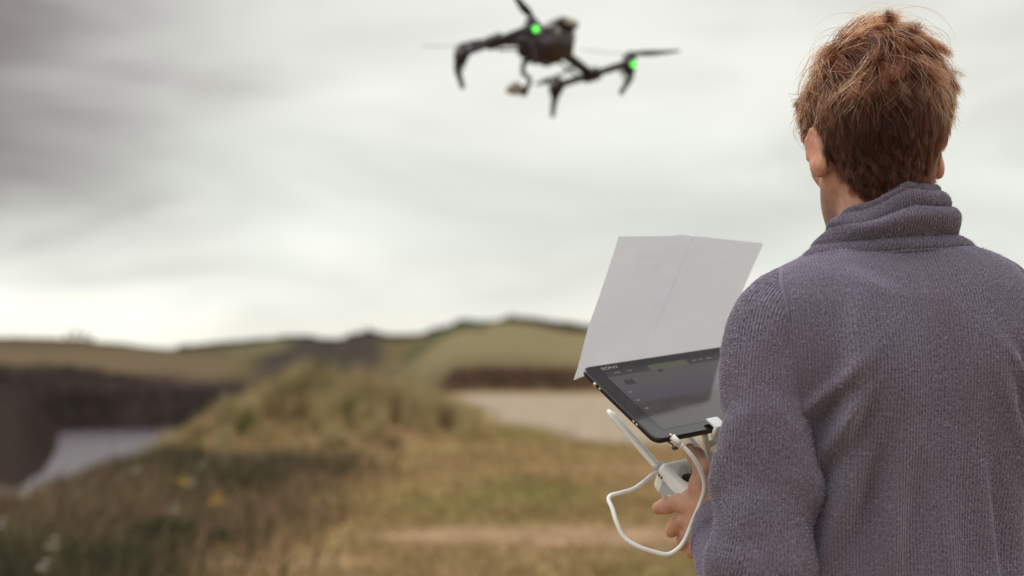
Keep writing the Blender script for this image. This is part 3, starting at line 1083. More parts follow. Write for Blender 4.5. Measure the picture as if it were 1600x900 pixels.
# ------------------------------------------------------------------ person: jumper
def jumper_mat(name):
    m = bpy.data.materials.new(name)
    m.use_nodes = True
    t = m.node_tree
    t.nodes.clear()
    b = NB(t)
    pr = b.n('ShaderNodeBsdfPrincipled')
    pr.inputs['Roughness'].default_value = 0.92
    pr.inputs['Specular IOR Level'].default_value = 0.15
    pr.inputs['Sheen Weight'].default_value = 0.42
    pr.inputs['Sheen Roughness'].default_value = 0.5
    pr.inputs['Sheen Tint'].default_value = (0.78, 0.83, 1.0, 1)
    uv = b.n('ShaderNodeUVMap', uv_map='UVMap').outputs[0]
    mp_ = b.n('ShaderNodeMapping')
    mp_.inputs['Scale'].default_value = (520, 260, 1)
    b.link(uv, mp_.inputs['Vector'])
    fle = b.noise(mp_.outputs[0], 1.0, 3, 0.6)
    co = b.n('ShaderNodeTexCoord').outputs['Object']
    big = b.noise(co, 9.0, 4, 0.6)
    mid = b.noise(co, 330.0, 3, 0.6)
    c = b.mix(b.smooth(fle, 0.30, 0.70), (0.068, 0.050, 0.076), (0.205, 0.180, 0.236))
    c = b.mix(b.math('MULTIPLY', b.smooth(big, 0.35, 0.7), 0.30), c, (0.140, 0.100, 0.125))
    c = b.mix(b.math('MULTIPLY', b.smooth(mid, 0.64, 0.76), 0.75), c, (0.56, 0.54, 0.60))
    b.link(c, pr.inputs['Base Color'])
    # stitch relief along the ribs
    mp2 = b.n('ShaderNodeMapping')
    mp2.inputs['Scale'].default_value = (1, 1, 1)
    b.link(uv, mp2.inputs['Vector'])
    sp = b.n('ShaderNodeSeparateXYZ')
    b.link(uv, sp.inputs[0])
    zig = b.math('PINGPONG', b.math('MULTIPLY', sp.outputs[0], 1 / 0.0047), 0.5)
    ph_ = b.math('ADD', b.math('MULTIPLY', sp.outputs[1], 1 / 0.0036), zig)
    st = b.math('PINGPONG', ph_, 0.5)
    hgt = b.math('ADD', st, b.math('MULTIPLY', fle, 0.9))
    bn = b.n('ShaderNodeBump')
    bn.inputs['Strength'].default_value = 0.55
    bn.inputs['Distance'].default_value = 0.0016
    b.link(hgt, bn.inputs['Height'])
    b.link(bn.outputs[0], pr.inputs['Normal'])
    o = b.n('ShaderNodeOutputMaterial')
    b.link(pr.outputs[0], o.inputs[0])
    return m

M_knit = jumper_mat('wool_knit')
RIB = 0.0047
def rib_disp(u, amp=0.0022):
    return amp * (np.abs(np.cos(pi * u / RIB)) ** 0.8 - 0.6)

def grid_normals(g):
    """normals of an (n,m,3) grid closed in m"""
    du = np.roll(g, -1, 1) - np.roll(g, 1, 1)
    dv = np.gradient(g, axis=0)
    nn = np.cross(du, dv)
    return nn / (np.linalg.norm(nn, axis=2)[:, :, None] + 1e-12)

# torso: rows (z, half width, half depth, y offset)
TOR = np.array([
    (.820, .190, .132, .000), (.850, .196, .137, .000), (.92, .196, .137, .0), (1.00, .180, .130, .000), (1.10, .182, .130, .000), (1.20, .194, .135, -.002),
    (1.28, .208, .138, -.004), (1.34, .205, .133, -.005), (1.392, .198, .122, -.004), (1.420, .188, .109, -.002), (1.437, .172, .098, .000),
    (1.450, .148, .090, .003), (1.460, .122, .083, .006), (1.472, .100, .078, .008), (1.482, .085, .074, .010), (1.490, .075, .070, .012)])
NT, NU = 260, 1680
# evenly spaced along the profile, in the (half width, z) plane
tp = spline(np.c_[TOR[:, 1], TOR[:, 0], TOR[:, 2], TOR[:, 3]], NT)
th = np.linspace(-pi, pi, NU, endpoint=False)             # 0 = middle of the back
def sgnpow(a, e): return np.sign(a) * np.abs(a) ** e
g = np.empty((NT, NU, 3))
for i, (a, z, b_, yo) in enumerate(tp):
    e = 2 / 2.35
    g[i, :, 0] = a * sgnpow(np.sin(th), e)
    g[i, :, 1] = yo - b_ * sgnpow(np.cos(th), e)
    g[i, :, 2] = z + 0.075 * g[i, :, 0] * sstep(z, 1.15, 1.40)
seg = np.linalg.norm(np.roll(g, -1, 1) - g, axis=2)
uu = np.cumsum(seg, 1) - seg
uu = uu - uu[:, NU // 2][:, None]
vv_ = np.r_[0, np.cumsum(np.linalg.norm(np.diff(tp[:, :2], axis=0), axis=1))][:, None] + 0 * uu
nrm = grid_normals(g)
if nrm[NT // 2, NU // 2, 1] > 0: nrm = -nrm
X, Z = g[:, :, 0], g[:, :, 2]
back = (np.cos(th) > 0)[None, :] * 1.0
disp = np.zeros((NT, NU))
def gauss(x0, z0, sx, sz, rot=0.0):
    dx, dz = X - x0, Z - z0
    c_, s_ = cos(rot), sin(rot)
    return np.exp(-((dx * c_ + dz * s_) / sx) ** 2 - ((-dx * s_ + dz * c_) / sz) ** 2)
disp += back * (.013 * gauss(-.085, 1.31, .055, .085, .25) + .012 * gauss(.095, 1.32, .055, .085, -.25))      # shoulder blades
disp -= back * .010 * gauss(0.0, 1.24, .030, .20)                                                            # spine
disp -= back * .030 * gauss(-.160, 1.12, .034, .17, -.10)                                                     # valley beside the left arm
disp += back * .016 * gauss(-.118, 1.22, .014, .17, -.10)                                                     # fold running down from the armhole
disp -= back * .008 * gauss(-.088, 1.12, .016, .15, -.05)
disp += back * .007 * gauss(-.050, 1.04, .018, .14, .10)
disp -= back * .007 * gauss(.100, 1.08, .040, .15, .15)
disp += back * .008 * gauss(.150, 1.05, .022, .17, .12)
disp -= back * .006 * gauss(.175, 1.18, .015, .12, .15)
lowf = np.stack([(X * 9).ravel(), (Z * 4).ravel(), (g[:, :, 1] * 9).ravel()], -1)
disp += .008 * fbm(lowf, 3, 111).reshape(NT, NU) * sstep(1.46 - Z, 0, .12)
disp += .0018 * fbm(lowf * 4, 2, 112).reshape(NT, NU)
def crease(x0, z0, ln, w_, rot, dep_):
    return dep_ * (gauss(x0, z0, w_, ln, rot) - .8 * gauss(x0 + 1.9 * w_ * cos(rot), z0 + 1.9 * w_ * sin(rot), w_ * 1.2, ln * .9, rot))
for q in ((-.150, 1.255, .075, .010, -.75, .011), (-.135, 1.200, .085, .011, -.50, .012), (-.115, 1.120, .110, .012, -.30, .012), (-.065, 1.050, .120, .014, -.12, .010),
          (.150, 1.270, .070, .010, .75, .010), (.140, 1.190, .090, .012, .45, .011), (.085, 1.080, .120, .015, .18, .010), (.020, 1.020, .100, .016, .05, .008),
          (-.075, 1.405, .035, .012, 1.20, .0025)):
    disp += back * crease(*q)
disp += rib_disp(uu)
tg = g + nrm * disp[:, :, None]
jv = Bv(tg.reshape(-1, 3))
jf = grid_faces(NT, NU)
jumper = obj('jumper', jv, jf, M_knit, person, uv=np.c_[uu.ravel(), vv_.ravel()])
jumper['label'] = 'grey-mauve ribbed wool jumper with a rolled collar'

def sleeve(name, arm, sgn):
    NL, NA = 300, 620
    c = spline(arm, NL)
    fr = frames(c[:, :3])
    a = np.linspace(0, 2 * pi, NA, endpoint=False)
    s = np.r_[0, np.cumsum(np.linalg.norm(np.diff(c[:, :3], axis=0), axis=1))]
    g_ = np.empty((NL, NA, 3)); nn = np.empty((NL, NA, 3))
    for i in range(NL):
        _, e1, e2 = fr[i]
        nn[i] = np.cos(a)[:, None] * e1 + np.sin(a)[:, None] * e2
        g_[i] = c[i, :3] + c[i, 3] * nn[i]
    pts = g_.reshape(-1, 3)
    q = s[:, None] + 0 * a[None, :]
    sl = s[-1]
    d = .010 * fbm(pts * V(11, 11, 7), 3, 121 + sgn).reshape(NL, NA)
    # soft bunching folds round the elbow and above the cuff
    ph0 = 1.1 * np.sin(a + .7)[None, :]
    d += .0110 * sstep(q, .46 * sl, .62 * sl) * np.sin(q / .021 + ph0 + 1.4 * vnoise(pts * 14, 5).reshape(NL, NA)) * (0.35 + 0.65 * np.clip(np.sin(a + 2.2), 0, 1))[None, :]
    d += .0065 * sstep(q, .25 * sl, .40 * sl) * (1 - sstep(q, .50 * sl, .6 * sl)) * np.sin(q / .034 + 1.6 * np.sin(a * 2)[None, :])
    d += .0016 * fbm(pts * 55, 2, 124).reshape(NL, NA)
    d -= .006 * (1 - sstep(q, 0, .045))
    circ = 2 * pi * .068
    nr = round(circ / RIB)
    u = (a / (2 * pi) * nr * RIB)[None, :] + 0 * q
    cuff = sstep(q, sl - .045, sl - .040)
    d += rib_disp(u, .0021) * (1 + .5 * cuff) + .0022 * cuff
    g2 = g_ + nn * d[:, :, None]
    # turn the cuff in
    tail = [c[-1, :3] + (g2[-1] - c[-1, :3]) * k for k in (.94, .86)]
    g2 = np.concatenate([g2, np.array(tail) - fr[-1][0] * np.array([.0, .02])[:, None, None]])
    u = np.concatenate([u, u[-2:]]); q = np.concatenate([q, q[-2:] + .004])
    return obj(name, g2.reshape(-1, 3), grid_faces(NL + 2, NA)[:, ::-1].copy(), M_knit, jumper, uv=np.c_[u.ravel(), q.ravel()]), g2

sl_l, gl = sleeve('sleeve', LARM, 0)
sl_r, gr_ = sleeve('sleeve', RARM, 3)

# armhole seams: where each sleeve leaves the torso
def torso_in(p):
    l = (p - BODY0) @ RB
    z = l[:, 2] - .075 * l[:, 0] * sstep(l[:, 2], 1.15, 1.40)
    a = np.interp(z, tp[:, 1], tp[:, 0]); b_ = np.interp(z, tp[:, 1], tp[:, 2]); yo = np.interp(z, tp[:, 1], tp[:, 3])
    return (np.abs(l[:, 0]) / a) ** 2.35 + (np.abs(l[:, 1] - yo) / b_) ** 2.35 - 1

from mathutils.bvhtree import BVHTree
tsub = Bv(tg[::4, ::8].reshape(-1, 3))
bvh = BVHTree.FromPolygons(tsub.tolist(), grid_faces(tg[::4].shape[0], tg[:, ::8].shape[1]).tolist())
axis_pt = Bv(np.c_[0 * tp[:, 0], tp[:, 3], tp[:, 1]])
def outside(p):
    q, nv, _, _ = bvh.find_nearest(Vector(p))
    c_ = axis_pt[np.abs(axis_pt[:, 2] - q.z).argmin()]
    o_ = np.array(q) - c_
    nv = np.array(nv)
    if nv @ o_ < 0: nv = -nv
    return (p - np.array(q)) @ nv
for gg in (gl, gr_):
    sub_ = gg[:170, ::10]
    line = []
    for j in range(sub_.shape[1]):
        prev, hit = None, None
        for k in range(0, 170, 3):
            d_o = outside(sub_[k, j])
            if prev is not None and prev[1] < 0 <= d_o:
                t_ = prev[1] / (prev[1] - d_o)
                hit = prev[0] + (sub_[k, j] - prev[0]) * t_
            prev = (sub_[k, j], d_o)
        line.append(hit)
    # longest run of found points, as a soft welt
    n_ = len(line)
    best = []
    for s0 in range(n_):
        run = []
        for k in range(n_):
            q = line[(s0 + k) % n_]
            if q is None or (run and np.linalg.norm(q - run[-1]) > .04): break
            run.append(q)
        if len(run) > len(best): best = run
    if len(best) > 6:
        L_ = np.array(best)
        for _ in range(3):
            L_[1:-1] = (L_[:-2] + 2 * L_[1:-1] + L_[2:]) / 4
        L_ = spline(L_, 120)
        MB().tube(L_, np.interp(np.linspace(0, 1, 120), [0, .06, .94, 1], [.0006, .0036, .0036, .0006]), 8).build('armhole_seam', M_knit, jumper, uv=None)

# collar: profile rows (half width, z above shoulder line, depth ratio), rolled folds
NA, NP = 900, 190
a = np.linspace(-pi, pi, NA, endpoint=False)              # 0 = back
prof = np.array([  # radius, z
    (.139, 1.434), (.132, 1.453), (.124, 1.4635), (.115, 1.4695), (.106, 1.4735), (.1005, 1.4755), (.1015, 1.4805), (.1030, 1.489), (.1015, 1.4985), (.0965, 1.507), (.0895, 1.5120),
    (.0845, 1.5130), (.0855, 1.5165), (.0865, 1.522), (.0845, 1.530), (.0795, 1.536), (.0745, 1.5375), (.0715, 1.5365), (.0725, 1.540), (.0720, 1.545), (.0690, 1.548), (.0655, 1.547), (.0635, 1.541), (.063, 1.528), (.063, 1.50)])
pc = spline(np.c_[prof, np.zeros(len(prof))], NP)[:, :2]
sp_ = np.linspace(0, 1, NP)
cg = np.empty((NP, NA, 3))
side = np.sin(a)
for i in range(NP):
    r, z = pc[i]
    hgt = sstep(z, 1.465, 1.545)
    left = np.clip(-side, 0, 1)
    right = np.clip(side, 0, 1)
    wave = .0050 * np.sin(a * 1.0 + 1.1) + .0036 * np.sin(2.3 * a - .6) + .0022 * np.sin(5.1 * a + 2.0)
    cone_ = np.interp(z, [1.434, 1.465, 1.548], [.138, .122, .060])
    rr_ = r + hgt * .004 * right
    rr_ = rr_ + (cone_ - rr_) * .55 * left * (sp_[i] < .82)
    fold = .0045 * np.sin(3.1 * a + 9 * sp_[i] * 2.2 + .8) * hgt * (0.4 + left)
    rx = rr_ + fold * .8
    cg[i, :, 0] = .004 - .010 * hgt + rx * np.sin(a)
    dep = .64 + .32 * sstep(z, 1.445, 1.505)
    cg[i, :, 1] = .004 - .014 * hgt - (rx * dep) * np.cos(a)
    front = np.clip(-np.cos(a), 0, 1)
    cg[i, :, 2] = z + wave * sstep(z, 1.476, 1.50) * (1 - .3 * hgt) - .030 * front * (0.4 + hgt) + .075 * cg[i, :, 0] * (1 - .4 * hgt) - .030 * left * hgt - .010 * hgt * right
cn = grid_normals(cg)
if cn[NP // 3, NA // 2, 1] > 0: cn = -cn
cu_ = (a * .105)[None, :] + 0 * sp_[:, None]
cs = np.r_[0, np.cumsum(np.linalg.norm(np.diff(pc, axis=0), axis=1))][:, None] + 0 * cu_
cp = cg.reshape(-1, 3)
cd = rib_disp(cu_, .0020) + .0035 * fbm(cp * V(16, 16, 26), 3, 131).reshape(NP, NA) * sstep(cs, .02, .05)
cd += -.0022 * np.exp(-((cs - .020) / .0022) ** 2) - .0016 * np.exp(-((cs - .026) / .0018) ** 2)      # double stitched seam at the base
cg2 = cg + cn * cd[:, :, None]
collar = obj('collar', Bv(cg2.reshape(-1, 3)), grid_faces(NP, NA), M_knit, jumper, uv=np.c_[cu_.ravel(), cs.ravel()])

# ------------------------------------------------------------------ strands (hair, wool fuzz)
def strands(name, pts, radius, mat_, parent, col=None):
    """pts (n, k, 3) world; radius (k,) or (n,k); col (n,k,3)"""
    n, k, _ = pts.shape
    cu = bpy.data.hair_curves.new(name)
    cu.add_curves([k] * n)
    loc = (pts - base_of(parent)).astype(np.float32)
    cu.position_data.foreach_set('vector', loc.ravel())
    ra = cu.attributes.get('radius') or cu.attributes.new('radius', 'FLOAT', 'POINT')
    ra.data.foreach_set('value', np.broadcast_to(np.asarray(radius, np.float32), (n, k)).astype(np.float32).ravel())
    if col is not None:
        ca = cu.attributes.new('tint', 'FLOAT_COLOR', 'POINT')
        c4 = np.ones((n, k, 4), np.float32)
        c4[:, :, :3] = col
        ca.data.foreach_set('color', c4.ravel())
    cu.materials.append(mat_)
    o = bpy.data.objects.new(name, cu)
    COL.objects.link(o)
    o.parent = parent
    return o

def strand_mat(name, hair=True):
    m = bpy.data.materials.new(name)
    m.use_nodes = True
    t = m.node_tree
    t.nodes.clear()
    b = NB(t)
    at = b.n('ShaderNodeAttribute', attribute_name='tint')
    o = b.n('ShaderNodeOutputMaterial')
    if hair:
        h = b.n('ShaderNodeBsdfHairPrincipled', parametrization='COLOR')
        b.link(at.outputs['Color'], h.inputs['Color'])
        h.inputs['Roughness'].default_value = 0.26
        h.inputs['Radial Roughness'].default_value = 0.5
        h.inputs['IOR'].default_value = 1.36
        b.link(h.outputs[0], o.inputs[0])
    else:
        d = b.n('ShaderNodeBsdfDiffuse')
        b.link(at.outputs['Color'], d.inputs['Color'])
        b.link(d.outputs[0], o.inputs[0])
    return m

M_hair = strand_mat('hair_strands')
M_fuzz = strand_mat('wool_fibres', False)

def head_sdf(p):
    """(N,3) head coordinates -> distance to the skull and its outward direction"""
    k_ = .007
    acc = np.zeros(len(p)); g_ = np.zeros_like(p)
    for c, r in HEAD_ELL + [((0, -.030, -.10), (.060, .054, .13))]:
        q = p - V(*c)
        k0 = np.linalg.norm(q / V(*r), axis=1)
        gr = q / V(*r) ** 2
        k1 = np.linalg.norm(gr, axis=1) + 1e-9
        wgt = np.exp(np.clip(-(k0 * (k0 - 1) / k1) / k_, -60, 60))
        acc += wgt
        g_ += wgt[:, None] * (gr / k1[:, None])
    return -k_ * np.log(acc + 1e-30), g_ / (np.linalg.norm(g_, axis=1)[:, None] + 1e-12)

def nrmz(a):
    return a / (np.linalg.norm(a, axis=-1, keepdims=True) + 1e-12)

# roots on the scalp
tri = np.concatenate([bf_[:, [0, 1, 2]], bf_[:, [0, 2, 3]]])
cen = hl[tri].mean(1)
ok = is_head(cen) & (hair_zone(cen) > .5)
ok &= ~((np.abs(cen[:, 0]) > .0785) & (np.abs(cen[:, 2]) < .045))
sd0, _ = head_sdf(cen)
ok &= sd0 < .02
tri = tri[ok]
A_ = hl[tri[:, 0]]; B_ = hl[tri[:, 1]]; C_ = hl[tri[:, 2]]
area = np.linalg.norm(np.cross(B_ - A_, C_ - A_), axis=1)
TN_ = nrmz(np.cross(B_ - A_, C_ - A_))
def roots(n):
    k = rng.choice(len(tri), n, p=area / area.sum())
    u, v_ = rng.uniform(0, 1, (2, n))
    sw = u + v_ > 1
    u[sw], v_[sw] = 1 - u[sw], 1 - v_[sw]
    return A_[k] + (B_ - A_)[k] * u[:, None] + (C_ - A_)[k] * v_[:, None], TN_[k]

WHORL = V(-.006, .050, .125)
Z_T, T_T = [-.095, -.05, .0, .03, .06, .09, .108, .128], [.003, .005, .008, .011, .018, .028, .036, .042]
Z_L, L_L = [-.095, -.05, .0, .03, .06, .09, .13], [.012, .018, .024, .031, .043, .066, .090]

def tang(v, nn):
    return nrmz(v - nn * (v * nn).sum(1, keepdims=True))

def flow_at(p, nn, seed):
    """which way the hair is combed over the scalp at p"""
    away = tang(p - WHORL, nn)
    sw = np.cross(nn, away)
    lr = np.tanh((p[:, 0] + .012) / .02)
    down = tang(np.tile(V(0, -.08, -1.0), (len(p), 1)) + np.c_[-.30 * np.sign(p[:, 0]) * sstep(-p[:, 2], -.01, .07) * sstep(np.abs(p[:, 0]), 0, .05), -.5 * sstep(p[:, 1], -.03, .03), 0 * lr], nn)
    top = sstep(p[:, 2], .055, .105)[:, None]
    fr_f = sstep(p[:, 1], -.01, .05)[:, None] * top
    f1 = away + sw * (.15 + 1.1 * vnoise(p * 15, seed + 9))[:, None]
    nz = np.stack([vnoise(p * 26, seed + k) for k in range(3)], -1) + .6 * np.stack([vnoise(p * 60, seed + 5 + k) for k in range(3)], -1)
    return tang(f1 * top + down * (1 - top) + nz * (.16 + .62 * top), nn)

def comb(root, length, dev, frac, tipv, K, curl):
    """strands walk over the skull along the flow while they rise into the thickness of the hair"""
    p = root.copy()
    s_, nn = head_sdf(p)
    s0 = s_.copy()
    out_ = []
    d = None
    for k in range(K):
        t = k / (K - 1)
        s_, nn = head_sdf(p)
        p = p - nn * (s_ - s0)[:, None] * (1.0 if k else 0)
        fl = flow_at(p, nn, 71)
        side = np.cross(nn, fl)
        fl = nrmz(fl + side * (dev + curl * t)[:, None])
        d = fl if d is None else nrmz(d * .55 + fl * .45)
        T = np.interp(p[:, 2], Z_T, T_T)
        rise = (1 - (1 - t) ** 2.0) * frac
        end = np.clip(t - .6, 0, 1) / .4
        h = T * rise + tipv * end ** 1.5 - .0015 * (k == 0)
        out_.append(p + nn * np.maximum(h, -.002)[:, None])
        p = p + d * (length / (K - 1))[:, None]
    return np.stack(out_, 1)

def nearest(a, b):
    r = np.empty(len(a), int)
    for s in range(0, len(a), 3000):
        r[s:s + 3000] = ((a[s:s + 3000, None] - b[None]) ** 2).sum(2).argmin(1)
    return r

groups = []
K = 14
tt = np.linspace(0, 1, K)
rt, _n = roots(64000)
n = len(rt)
NC = 1150
wt_ = 1 - .72 * sstep(rt[:, 2], .05, .10)
gi = rng.choice(n, NC, replace=False, p=wt_ / wt_.sum())
gd = rt[gi]
gz = gd[:, 2]
topg = sstep(gz, .05, .10)
gdev = rng.normal(0, .22, NC) + rng.normal(0, .42, NC) * topg
gcur = rng.normal(0, .25, NC) + rng.normal(.15, .75, NC) * topg
gfr = np.clip(rng.normal(.80, .20, NC), .25, 1.15)
gtip = rng.normal(-.001, .002, NC) + topg * rng.normal(.002, .010, NC) * (1 - .8 * sstep(np.abs(gd[:, 0]), .035, .060))
tmp_f = lambda p: 1 - .55 * sstep(p[:, 1], -.02, .03) * (1 - sstep(p[:, 2], .085, .115))
gL = np.interp(gz, Z_L, L_L) * rng.uniform(.78, 1.12, NC) * tmp_f(gd)
gp = comb(gd, gL, gdev, gfr, gtip, K, gcur)
ni = nearest(rt + rng.normal(0, .0018, rt.shape), gd)
topn = sstep(rt[:, 2], .05, .10)
pl = comb(rt, np.interp(rt[:, 2], Z_L, L_L) * rng.uniform(.72, 1.1, n) * tmp_f(rt), gdev[ni] + rng.normal(0, .10, n), gfr[ni] * rng.uniform(.45, 1.05, n), gtip[ni] * rng.uniform(.4, 1.1, n), K, gcur[ni] + rng.normal(0, .12, n))
tight = np.clip(rng.uniform(.1, .75, NC) + .25 * topg, 0, .95)[ni]
pull = (tight[:, None] * tt[None, :] ** 1.3)[:, :, None]
pl = pl * (1 - pull) + (gp[ni] + rng.normal(0, .0022, (n, 1, 3)) * (.4 + tt)[None, :, None]) * pull
pl += rng.normal(0, .0016, (n, 1, 3)) * (tt ** 1.5)[None, :, None]
gt = rng.uniform(.5, 1.5, NC)
gold = rng.uniform(0, 1, NC) ** 2.0
tone = gt[ni] * rng.uniform(.7, 1.3, n)
tip = (tt ** 1.3)[None, :, None] * ((.25 + .75 * gold[ni]) * (.35 + .65 * topn))[:, None, None]
cl_ = (V(.0350, .0094, .0052)[None, None] * (1 - tip) + V(.098, .0285, .0105)[None, None] * tip) * tone[:, None, None]
groups.append((pl, np.interp(tt, [0, .6, 1], [.00032, .00027, .00008]), cl_))
# --- lighter accent strands lying on the surface of the top
sel = np.where(gz > .055)[0]
g2 = rng.choice(sel, 1100)
m_ = len(g2)
ap = comb(gd[g2] + rng.normal(0, .003, (m_, 3)), gL[g2] * rng.uniform(.9, 1.25, m_), gdev[g2] + rng.normal(0, .35, m_), rng.uniform(.9, 1.22, m_), rng.normal(.000, .006, m_), K, gcur[g2] + rng.normal(0, .6, m_))
acol = (V(.045, .0130, .0058)[None, None] * (1 - tt[None, :, None]) + V(.24, .092, .036)[None, None] * tt[None, :, None]) * rng.uniform(.4, 1.3, (m_, 1, 1))
groups.append((ap, np.interp(tt, [0, .6, 1], [.00046, .00044, .00012]), acol))
# --- loose fly-aways that arch off the top
sel = np.where(gz > .085)[0]
g3 = rng.choice(sel, 170)
m_ = len(g3)
pf = comb(gd[g3] + rng.normal(0, .004, (m_, 3)), rng.uniform(.07, .12, m_), rng.normal(0, .9, m_), rng.uniform(1.1, 1.75, m_), rng.normal(-.012, .012, m_), K, rng.normal(0, 1.1, m_))
cf = (V(.035, .011, .005)[None, None] * (1 - tt[None, :, None]) + V(.20, .085, .034)[None, None] * tt[None, :, None]) * rng.uniform(.6, 1.3, (m_, 1, 1))
groups.append((pf, np.interp(tt, [0, .6, 1], [.00036, .00032, .00010]), cf))
# one object: resample every strand to the same number of points
def resample(p, k):
    n_, m, _ = p.shape
    x_ = np.linspace(0, m - 1, k); i = np.clip(x_.astype(int), 0, m - 2); f_ = (x_ - i)[None, :, None]
    return p[:, i] * (1 - f_) + p[:, i + 1] * f_
KP = 14
AP = np.concatenate([resample(p, KP) for p, _, _ in groups])
AC = np.concatenate([resample(c, KP) for _, _, c in groups])
AR = np.concatenate([np.tile(np.interp(np.linspace(0, 1, KP), np.linspace(0, 1, len(r)), r), (len(p), 1)) for p, r, _ in groups])
APW = HC + (HS * AP) @ RH.T
hair = strands('hair', APW, AR, M_hair, person, AC)
hair['label'] = 'tousled auburn brown hair, cropped shorter at the nape'

# wool fuzz standing off the jumper
def fuzz_on(grid, count, ncenter=None):
    n_, m, _ = grid.shape
    gn_ = grid_normals(grid[::2, ::4])
    sub_ = grid[::2, ::4]
    i, j = rng.integers(1, sub_.shape[0] - 1, count), rng.integers(0, sub_.shape[1], count)
    p, q = sub_[i, j], gn_[i, j]
    return p, q

fz = []
for grid, cnt, flip_c in ((Bv(tg.reshape(-1, 3)).reshape(tg.shape), 22000, None), (gl, 16000, 'c'), (gr_, 4000, 'c'), (Bv(cg2.reshape(-1, 3)).reshape(cg2.shape), 5000, None)):
    p, q = fuzz_on(grid, cnt)
    cen_ = grid.mean(1)
    near = cen_[nearest(p, cen_)]
    sg = np.sign(((p - near) * q).sum(1)); sg[sg == 0] = 1
    fz.append((p, q * sg[:, None]))
fp = np.concatenate([a for a, _ in fz]); fq = np.concatenate([b for _, b in fz])
nf_ = len(fp)
dirs = nrmz(fq * .55 + rng.normal(0, .55, (nf_, 3)))
bend = rng.normal(0, .5, (nf_, 3))
Lf = rng.uniform(.0015, .0042, nf_)[:, None]
p1 = fp + dirs * Lf * .5
p2 = p1 + nrmz(dirs + bend) * Lf * .5
fpts = np.stack([fp - fq * .0005, p1, p2], 1)
fcol = np.tile(V(.42, .39, .45), (nf_, 3, 1)) * rng.uniform(.6, 1.5, (nf_, 1, 1))
fuzz = strands('wool_fuzz', fpts, np.array([.00017, .00016, .00009]), M_fuzz, jumper, fcol)

# ------------------------------------------------------------------ person: trousers and shoes
M_denim = mat('dark_denim', (0.035, 0.04, 0.06), 0.85, noise_amt=0.3, noise_scale=120, bump=0.4, bump_scale=500)
M_shoe = mat('brown_leather', (0.07, 0.04, 0.025), 0.5, noise_amt=0.25, noise_scale=40, bump=0.2)
M_sole = mat('rubber_sole', (0.03, 0.028, 0.026), 0.8, noise_amt=0.2)
ft = Field(axis((0.25, 0.80, .008)), axis((1.75, 2.30, .008)), axis((0.02, 1.02, .010)))
ft.ellipsoid(B(0, 0, .93), V(.175, .125, .13), RB, .05)
for s in (-1, 1):
    ft.chain([B(.090 * s, 0, .90), B(.107 * s, .03, .49), B(.120 * s, -.015, .10)], [.098, .076, .062], .05)
tv, tf = ft.mesh()
tv = tv + .004 * np.c_[vnoise(tv * 14, 2), vnoise(tv * 14, 3), 0 * tv[:, 0]]
obj('trousers', tv, tf, M_denim, person)
for s in (-1, 1):
    c0 = B(.128 * s, .05, 0)
    fs = Field(axis((c0[0] - .16, c0[0] + .16, .006)), axis((c0[1] - .22, c0[1] + .22, .006)), axis((-.01, .17, .006)))
    fs.chain([B(.120 * s, -.035, .055), B(.128 * s, .06, .050), B(.138 * s, .165, .042)], [.046, .044, .036], .03)
    fs.cone(B(.120 * s, -.02, .06), B(.120 * s, -.02, .12), .05, .05, .03)
    sv, sf = fs.mesh()
    sv[:, 2] = np.maximum(sv[:, 2], .014)
    shoe = obj('shoe', sv, sf, M_shoe, person)
    a_ = np.linspace(0, 2 * pi, 28, endpoint=False)
    ring = np.stack([.128 * s + .05 * np.cos(a_), .065 + .15 * np.sin(a_), 0 * a_], -1)
    rl = Bv(ring)
    sole = MB().add(np.concatenate([rl + V(0, 0, .001), rl + V(0, 0, .017)]), [tuple(q) for q in grid_faces(2, 28)] + [tuple(range(27, -1, -1)), tuple(range(28, 56))])
    sole.build('sole', M_sole, shoe, smooth=False)

# ------------------------------------------------------------------ tablet
def slab(c, ax, hx, hy, hz, rc, bev, k=6):
    rings = [round_rect(hx - bev, hy - bev, rc, -hz, k), round_rect(hx, hy, rc, -hz + bev, k), round_rect(hx, hy, rc, hz - bev, k), round_rect(hx - bev, hy - bev, rc, hz, k)]
    m = len(rings[0])
    f_ = [tuple(q) for q in grid_faces(4, m)] + [tuple(range(m - 1, -1, -1)), tuple(range(3 * m, 4 * m))]
    return c + np.concatenate(rings) @ np.asarray(ax), f_

TAX = np.array([TU, -TV, TN])
TC = TAB_TL + TU * TW / 2 + TV * TH / 2
tablet = empty('tablet_computer', TC)
v_, f_ = slab(TC - TN * .004, TAX, TW / 2, TH / 2, .0042, .013, .0012)
obj('casing', v_, f_, M_tab, tablet, smooth=False)

